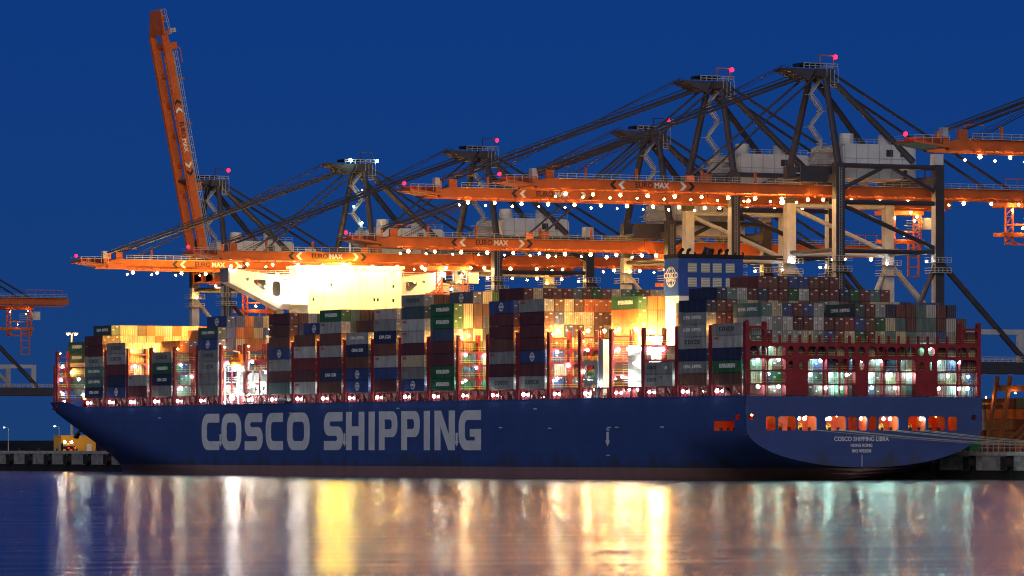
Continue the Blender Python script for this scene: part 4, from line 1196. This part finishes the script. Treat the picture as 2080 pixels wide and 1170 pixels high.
        for k in range(4): rl.beam(Q(WS + 1 + k, -4.2, z - 4.2), Q(WS + 1 + k, -4.2, z), 0.1, 0.1)
    rl.build('mast_gallery', 'galvanised', cr)
    sv = MB()
    for k in range(4): sv.tube(Q(WS - 4 + 1.6 * k, -2.2, za - 0.9), Q(WS - 4 + 1.6 * k, 2.2, za - 0.9), 0.42, 10)
    sv.build('mast_sheaves', 'black_paint', cr)
    MB().beam(Q(WS + 1.6, 0, za - 1), Q(WS + 1.6, 0, za + 1.6), 0.2, 0.2).beam(Q(WS + 1.6, 0, za + 1.5), Q(WS + 5.4, 0, za + 1.5), 0.2, 0.25).beam(Q(WS + 5.2, 0, za - 1), Q(WS + 5.2, 0, za + 1.5), 0.15, 0.15).build('mast_davit', 'crane_orange' if not low else 'crane_grey', cr)
    if apex_white:
        lamp('lamp_cold_dim', Q(WS - 3.5, -4.3, za - 1.0), 0.4, cr); lamp('lamp_cold_dim', Q(WS + 4.4, -4.3, za - 1.0), 0.4, cr)
        for k in range(4): lamp('lamp_cold_dim', Q(WS - 1 + (k % 2) * 2.5, -1, zg + 9 + 4.4 * k), 0.24, cr)
    else:
        lamp('lamp_red', Q(WS + 5.6, -0.3, za + 1.2), 0.48, cr, 'warning_lamp')
    if boom_angle < 5:
        lamp('lamp_red', (-TL - 7.0, 0, 3.2), 0.48, bm, 'warning_lamp')
        for y in (-1, 1):
            ay = y * 2.6
            MB().tube(Q(WS - 1, ay, za - 2.8), Q(HX - TL + 3.5, y * 4, zg + 4.0), 0.30, 6).build('forestay', 'crane_grey', cr)
            MB().tube(Q(WS - 1.6, ay, za - 2.2), Q(HX - TL + 4.5, y * 4, zg + 5.0), 0.13, 5).build('forestay', 'crane_grey', cr)
            MB().tube(Q(WS - 0.6, ay, za - 3.2), Q(HX - 27, y * 4, zg + 4.0), 0.26, 6).build('forestay', 'crane_grey', cr)
            MB().tube(Q(WS - 7.5, y * 1.4, za - 1.4), Q(HX - TL + 8, y * 2.2, zg + 2.6), 0.07, 5).build('hoist_rope', 'crane_grey', cr)
            MB().tube(Q(WS - 7.9, y * 0.8, za - 1.0), Q(HX - TL + 9, y * 1.2, zg + 2.6), 0.07, 5).build('hoist_rope', 'crane_grey', cr)
    else:
        R_ = Matrix.Rotation(math.radians(boom_angle), 3, 'Y')
        for y in (-1, 1):
            e = R_ @ Vector((-50, y * 4, 2.6)); e2 = R_ @ Vector((-27, y * 4, 4.0)); e3 = R_ @ Vector((-62, y * 2, 2.6))
            hb = Vector(Q(HX, 0, zg))
            MB().tube(Q(WS - 1, y * 2.6, za - 2.8), hb + e2, 0.26, 6).build('forestay', 'crane_grey', cr)
            MB().tube(Q(WS - 6.5, y * 1.4, za - 1.4), hb + e, 0.10, 5).build('hoist_rope', 'crane_grey', cr)
            MB().tube(Q(WS - 7.0, y * 0.8, za - 1.0), hb + e3, 0.10, 5).build('hoist_rope', 'crane_grey', cr)
    # stair flights inside the mast
    stt = MB()
    n = 6; z0 = zg + 4.6; dz = (za - 4 - z0) / n
    for k in range(n):
        s = 1 if k % 2 else -1
        x0, x1 = WS + 0.4 - 1.6 * s, WS + 0.4 + 1.6 * s
        for yy in (-0.5, 0.4): stt.beam(Q(x0, yy, z0 + dz * k), Q(x1, yy, z0 + dz * (k + 1)), 0.14, 0.3)
        for d in (0.6, 1.1): stt.beam(Q(x0, -0.55, z0 + dz * k + d), Q(x1, -0.55, z0 + dz * (k + 1) + d), 0.09, 0.09)
        stt.box(x1 - XC - 0.9, x1 - XC + 0.9, -0.8, 0.8, z0 + dz * (k + 1) - QZ, z0 + dz * (k + 1) - QZ + 0.12)
        for t in range(7):
            f = (t + 0.5) / 7
            xx = x0 + (x1 - x0) * f; zz = z0 + dz * (k + f)
            stt.box(xx - XC - 0.2, xx - XC + 0.2, -0.5, 0.4, zz - QZ, zz - QZ + 0.06)
    stt.build('stairs', 'galvanised', cr)
    sg = MB()
    for z in (zt, zt + 2.6):
        sg.box(WS - 2.5 - XC, WS + 3.5 - XC, -5.2, -1.2, z - QZ, z - QZ + 0.12)
        for d in (0.6, 1.2): sg.beam(Q(WS - 2.5, -5.2, z + d), Q(WS + 3.5, -5.2, z + d), 0.12, 0.12)
        for k in range(6): sg.beam(Q(WS - 2.5 + 1.2 * k, -5.2, z), Q(WS - 2.5 + 1.2 * k, -5.2, z + 1.2), 0.1, 0.1)
    sg.build('mast_landing', 'galvanised', cr)
    # machinery house
    hz = zg + 3.9
    MB().prism([Q(42, -7.2, hz), Q(61.5, -7.2, hz), Q(61.5, -7.2, hz + 7.4), Q(60.5, -7.2, hz + 8.0), Q(43, -7.2, hz + 8.0), Q(42, -7.2, hz + 7.4)], (0, 14.4, 0)).build('machinery_house', 'house_grey', cr)
    rb_ = MB()
    for k in range(7): rb_.box(42.4 + 3.1 * k - XC, 42.55 + 3.1 * k - XC, -7.3, -7.2, hz - QZ, hz + 7.9 - QZ)
    rb_.box(42 - XC, 61.5 - XC, -7.32, -7.2, hz + 4.6 - QZ, hz + 4.75 - QZ)
    rb_.build('wall_ribs', 'grey_paint', cr)
    for x in (53.6, 57.4):
        lv = MB().box(x - XC, x + 1.8 - XC, -7.28, -7.2, hz + 5.2 - QZ, hz + 6.8 - QZ)
        for k in range(5): lv.box(x + 0.1 - XC, x + 1.7 - XC, -7.36, -7.28, hz + 5.3 + 0.3 * k - QZ, hz + 5.42 + 0.3 * k - QZ)
        lv.build('wall_vent', 'crane_grey', cr)
    MB().box(58.2 - XC, 59.2 - XC, -7.3, -7.2, hz + 0.1 - QZ, hz + 2.2 - QZ).build('door', 'crane_grey', cr)
    ly = MB()
    for x in (WS - 0.3, WS + 0.3): ly.beam(Q(x, -HW - 1.05, 10), Q(x, -HW - 1.05, zt - 1), 0.08, 0.08)
    for k in range(int((zt - 11) / 0.6)): ly.beam(Q(WS - 0.3, -HW - 1.05, 10 + 0.6 * k), Q(WS + 0.3, -HW - 1.05, 10 + 0.6 * k), 0.06, 0.06)
    ly.build('leg_ladder', 'galvanised', cr)
    for x, y in ((44.5, -4.5), (55.5, -3.5)):
        MB().tube(Q(x, y, hz + 8), Q(x, y, hz + 10.4), 1.75, 12, 1.65).build('roof_fan', 'house_grey', cr)
    for x in (46.5, 51.0):
        MB().box(x - XC - 0.35, x - XC + 0.35, -7.26, -7.16, hz + 2.4 - QZ, hz + 3.5 - QZ).build('window', 'lit_window', cr)
    rl = MB()
    for d in (0.55, 1.1): rl.beam(Q(42.2, -7.0, hz + 8 + d), Q(61.3, -7.0, hz + 8 + d), 0.08, 0.08)
    for k in range(10): rl.beam(Q(42.2 + 2.1 * k, -7.0, hz + 8), Q(42.2 + 2.1 * k, -7.0, hz + 9.1), 0.08, 0.08)
    rl.build('roof_railing', 'galvanised', cr)
    MB().box(30.5 - XC, 41.5 - XC, -7.6, 7.6, hz - 1.0 - QZ, hz - 0.1 - QZ).box(30.5 - XC, 41.5 - XC, -7.6, -7.3, hz - 0.1 - QZ, hz + 2.6 - QZ).build('hoist_platform', 'crane_grey', cr)
    MB().box(64.2 - XC, 66.4 - XC, -HW - 0.5, -HW + 1.8, zt - QZ + 0.1, zt + 2.6 - QZ).build('electric_cabinet', 'house_grey', cr)
    MB().box(88 - XC, 101 - XC, -4.5, -4.3, zg + 4.8 - QZ, zg + 5.0 - QZ).build('hose_boom', 'crane_orange', cr)
    hp = MB()
    for k in range(5): hp.beam(Q(88 + 3.2 * k, -4.4, zg + 2.4), Q(88 + 3.2 * k, -4.4, zg + 4.8), 0.12, 0.12)
    hp.build('hose_posts', 'crane_orange', cr)
    # lamps under boom and girder
    if boom_angle < 5 and lit:
        for k in range(lamp_n):
            x = -TL + 7 + k * (TL - 8) / (lamp_n - 1)
            lamp('lamp_warm', (x, -5.0, -1.15), 0.36, bm)
            lamp('lamp_warm', (x + 2.6, 4.6, -1.3), 0.22, bm)
    for k in range(9 if lit else 0):
        x = HX + 3 + k * 7.6
        lamp('lamp_warm', Q(x, -5.0, zg - 1.1), 0.34, cr)
        if k % 2: lamp('lamp_warm', Q(x + 2, 4.6, zg - 1.1), 0.24, cr)
    leg_lamp = 'lamp_sodium' if low else 'lamp_white'
    for y in (-HW + 2.2, HW - 2.2):
        lamp(leg_lamp, Q(WS - 0.2, y, 50.0), 0.26, cr); lamp(leg_lamp, Q(LS - 1.7, y, 50.0), 0.26, cr)
    for x, y, rr in flood: lamp('lamp_warm', Q(x, y, zg - 1.6), rr, cr, 'floodlight')
    # trolley with operator cabin and hanging truss
    if trolley is not None:
        t_ = empty('trolley', Q(trolley, 0, zg), cr)
        MB().box(-5, 5, -3.2, 3.2, -1.6, -0.5).build('carriage', 'crane_orange', t_)
        tm = MB()
        for x in (-3.2, 4.2):
            for y in (-3.0, 0.2):
                tm.beam((x, y, -1.6), (x, y, -10.2), 0.35, 0.35)
            for k in range(4):
                tm.beam((x, -3.0, -1.6 - 2.1 * k), (x, 0.2, -3.7 - 2.1 * k), 0.2, 0.2)
                tm.beam((x, -3, -3.7 - 2.1 * k), (x, 0.2, -3.7 - 2.1 * k), 0.2, 0.2)
        for z in (-5.6, -10.2): tm.beam((-3.2, -3, z), (4.2, -3, z), 0.3, 0.3).beam((-3.2, 0.2, z), (4.2, 0.2, z), 0.3, 0.3)
        tm.build('hanging_truss', 'crane_orange', t_)
        tm = MB().beam((-6.0, -3.2, -8.0), (5, -3.2, -8.0), 0.7, 0.9).beam((-6.0, 0.6, -8.0), (5, 0.6, -8.0), 0.7, 0.9).beam((-5.8, -3.2, -8.2), (-1.5, -3.2, -10.4), 0.25, 0.25)
        tm.build('service_beam', 'crane_orange', t_)
        tm = MB()
        for x in (0.5, 3.4): tm.beam((x, -3.4, -8), (x, -3.4, -16.6), 0.35, 0.35)
        for k in range(4): tm.beam((0.5, -3.4, -9.6 - 2.3 * k), (3.4, -3.4, -9.6 - 2.3 * k), 0.3, 0.3)
        tm.build('ladder_frame', 'crane_orange', t_)
        rl = MB()
        for z in (-4.2, -5.6):
            rl.box(-0.5, 3.5, -4.2, -3.2, z, z + 0.1)
            for d in (0.6, 1.2): rl.beam((-0.5, -4.2, z + d), (3.5, -4.2, z + d), 0.12, 0.12)
        rl.build('gallery', 'galvanised', t_)
        MB().box(5.2, 7.6, -2.6, 0.0, -5.0, -2.2).build('cabin', 'house_grey', t_)
        for p in ((-3.6, -3.6, -2.4), (2.8, -3.7, -2.0), (-1.0, -4.0, -6.6), (1.8, -4.1, -3.0)):
            lamp('lamp_warm', p, 0.3 if lit else 0.12, t_)
    return cr
crane(86.0, 64.9, 'tall quay crane whose dark portal legs rise behind the ship stern, boom lowered', trolley=94, flood=((20, -2, 0.4), (29, -2, 0.5), (30.5, 1, 0.4)))
crane(134.0, 64.9, 'tall quay crane with boom lowered, second along the berth from the ship stern', trolley=91)
crane(165.0, 54.6, 'lower quay crane with bright orange sign boom reaching over the mid-ship containers', trolley=47, flood=((10, -2, 0.4), (26, -2, 0.45)))  # both floods are added to brighten this boom
crane(256.0, 54.2, 'quay crane whose boom passes behind the lit navigation bridge roof', trolley=30, flood=((22, -3, 0.4),))
crane(328.0, 54.2, 'quay crane with white-lit mast head, boom reaching past the bow-side bridge wing', trolley=58, apex_white=True)
crane(423.0, 54.0, 'quay crane with its orange boom raised almost upright beside the ship bow', boom_angle=79.0, trolley=52)
crane(-86.5, 65.0, 'quay crane over open water astern of the ship, only its boom end in view')
crane(684.0, 54.4, 'distant quay crane beyond the bow with its orange rear girder and hanging trolley', trolley=86, lit=False)

# ------------------------------------------------------------------ quayside things
def mast_lamp(x, y, h):
    t = empty('light_mast', (x, y, 6)); tag(t, 'tall light mast with twin orange floodlights standing behind the ship bow', 'light mast')
    MB().tube((0, 0, 0), (0, 0, h), 0.62, 10, 0.2).build('pole', 'galvanised', t)
    MB().beam((-1.6, 0, h), (1.6, 0, h), 0.25, 0.2).build('crossarm', 'galvanised', t)
    for s in (-1, 1):
        MB().box(s * 1.3 - 0.8, s * 1.3 + 0.8, -0.5, 0.5, h + 0.05, h + 0.4).build('lamp_head', 'galvanised', t)
        lamp('lamp_sodium', (s * 1.3, -0.2, h - 0.15), 0.45, t, sz=0.5)
mast_lamp(60, 575, 36.5)
def street_lamp(x, y, h, s, label):
    t = empty('street_lamp', (x, y, 6)); tag(t, label, 'street lamp')
    MB().tube((0, 0, 0), (0, 0, h), 0.16, 8, 0.09).tube((0, 0, h), (s * 1.5, 0, h + 0.35), 0.08, 6).build('pole', 'galvanised', t)
    MB().box(s * 1.5 - 0.5, s * 1.5 + 0.5, -0.25, 0.25, h + 0.3, h + 0.5).build('lamp_head', 'galvanised', t)
    lamp('lamp_street', (s * 1.5, 0, h + 0.2), 0.3, t, sz=0.5)
street_lamp(60, 627, 7.3, -1, 'street lamp with a white head standing alone on the empty quay')
street_lamp(70, 609, 7.6, -1, 'street lamp with a white head rising behind the yellow quay building')
yb = empty('quay_building', (54, 559, 6)); tag(yb, 'plain yellow steel building on the quay under the ship bow', 'building')
MB().box(-5.5, 6.0, -3, 3, 0, 4.6).build('wall', 'yellow_building', yb)
MB().box(-5.7, 6.2, -3.2, 3.2, 4.6, 4.8).build('roof', 'yellow_building', yb)
MB().box(3.0, 4.6, -3.05, -2.95, 0, 2.2).build('door', 'sign_white', yb)
MB().box(-5.56, -5.45, -1.5, 0.2, 0, 2.3).build('door', 'grey_paint', yb)
tk = empty('truck', (46.0, 545, 6)); tag(tk, 'small dark truck with white work lamps and red tail lamps on the quay', 'truck')
MB().box(-1.2, 1.2, -3, 0.8, 0.6, 1.0).build('chassis', 'black_paint', tk)
MB().box(-1.15, 1.15, -2.9, 0.6, 1.0, 1.5).build('bed', 'black_paint', tk)
MB().prism([(-1.15, 0.8, 0.6), (-1.15, 2.8, 0.6), (-1.15, 2.7, 1.4), (-1.15, 2.2, 2.4), (-1.15, 0.8, 2.4)], (2.3, 0, 0)).build('cab', 'black_paint', tk)
for y in (-2.0, 1.8):
    for x in (-1.1, 1.1):
        wh = MB().tube((x - 0.15, y, 0.45), (x + 0.15, y, 0.45), 0.45, 12).build('wheel', 'rubber', tk)
for x in (-1.0, 1.0): lamp('lamp_red', (x, -3.1, 0.95), 0.22, tk, 'tail_lamp'); lamp('lamp_warm', (x * 1.1, -0.4, 2.7), 0.34, tk, 'work_lamp')
# stack of cargo boxes behind the yellow building and the yard behind the stern
ys_ = MB(); tones = []
def yardbox(x, y, z, lx, ly, c):
    ys_.box(x, x + lx, y, y + ly, z, z + 2.5); k = rng.uniform(0.7, 1.2); tones.extend([(*[v * k for v in COL[c]], 1)] * 6)
pal = ['maroon', 'brown', 'navy', 'blue', 'grey', 'teal', 'green', 'orange', 'maroon', 'brown']
for i in range(3):
    for t in range(3): yardbox(63 + i * 2.6, 556, 6 + 2.6 * t * 0.95, 2.44, 12, rng.choice(['brown', 'maroon', 'grey']))
for bay in range(7):
    for r_ in range(12):
        for t in range(rng.choice((4, 5, 5))):
            yardbox(112 + r_ * 2.7, 62 + bay * 13.4 + (r_ % 1), 6 + 2.6 * t, 2.44, 12.2, rng.choice(pal))
me = ys_.mesh('yard_containers', 'container_mass')
at = me.attributes.new('tone', 'FLOAT_COLOR', 'FACE'); at.data.foreach_set('color', np.array(tones, dtype=np.float32).ravel())
tag(obj('yard_containers', me), 'rows of containers stacked in the yard beyond the quay', 'containers', kind='stuff')
yc = empty('yard_crane', (104, 108, 6)); tag(yc, 'yard gantry crane with slanting brown legs and an orange cross girder', 'yard crane')
for dx in (-1.4, 2.2):
    MB().beam((dx - 3.2, 0, 0), (dx, 0, 18), 0.8, 0.9).build('leg', 'dim_orange', yc)
MB().beam((-1, 0, 15.2), (30, 0, 15.2), 1.2, 1.4).build('girder', 'dim_orange', yc)
MB().beam((-9, 2, 11.5), (2, 2, 11.5), 1.0, 0.5).beam((-8.6, 2, 11.8), (-8.6, 2, 13.4), 0.15, 0.15).build('platform', 'dim_orange', yc)
MB().beam((2, 0, 3), (12, 0, 11), 0.4, 0.4).beam((4, 0, 2.5), (14, 0, 10.5), 0.4, 0.4).build('brace', 'dim_orange', yc)
for p in ((-4, 1, 13.0), (3, -1, 14.0), (12, -1, 14)): lamp('lamp_sodium', p, 0.14, yc)
rb = empty('quay_railing', (66, 62, 6)); tag(rb, 'pale lattice railing along the quay behind the stern', 'railing')
m = MB()
for z in (0.9, 1.6, 2.3): m.beam((-6, 0, z), (30, 0, z), 0.14, 0.14)
for k in range(25): m.beam((-6 + 1.5 * k, 0, 0), (-6 + 1.5 * k, 0, 2.3), 0.14, 0.14)
m.build('rails', 'galvanised', rb)
gs = empty('green_skip', (44, 27, 6)); tag(gs, 'small bright green steel bin on the quay edge by the stern', 'bin')
MB().box(-1.3, 1.3, -1.3, 1.3, 0.2, 3.2).build('body', 'green_machine', gs)
MB().box(-1.4, 1.4, -1.4, 1.4, 3.2, 3.4).build('rim', 'green_machine', gs)
# mooring lines from the stern ports to the quay
def line(a, b, sag, label):
    a = Vector(a); b = Vector(b); m = MB(); n = 10; pts = []
    for k in range(n + 1):
        t = k / n; p = a.lerp(b, t); p.z -= sag * 4 * t * (1 - t); pts.append(p)
    for p_, q_ in zip(pts, pts[1:]): m.tube(p_, q_, 0.06, 5)
    o = m.build('mooring_line', 'rope'); tag(o, label, 'rope', 'stern mooring lines')
for i, (x, z) in enumerate(((-13.5, 10.75), (-8.2, 10.75), (-6.6, 10.75), (4.6, 10.75), (6.8, 10.75), (11.6, 10.75), (14.0, 10.75))):
    line((x, -0.6, z), (35.5, -48 - 4 * i, 6.7), 0.8, 'pale mooring rope running from the %s stern mooring port to the quay bollards' % ('first second third fourth fifth sixth seventh'.split()[i] + ' rope-bearing'))
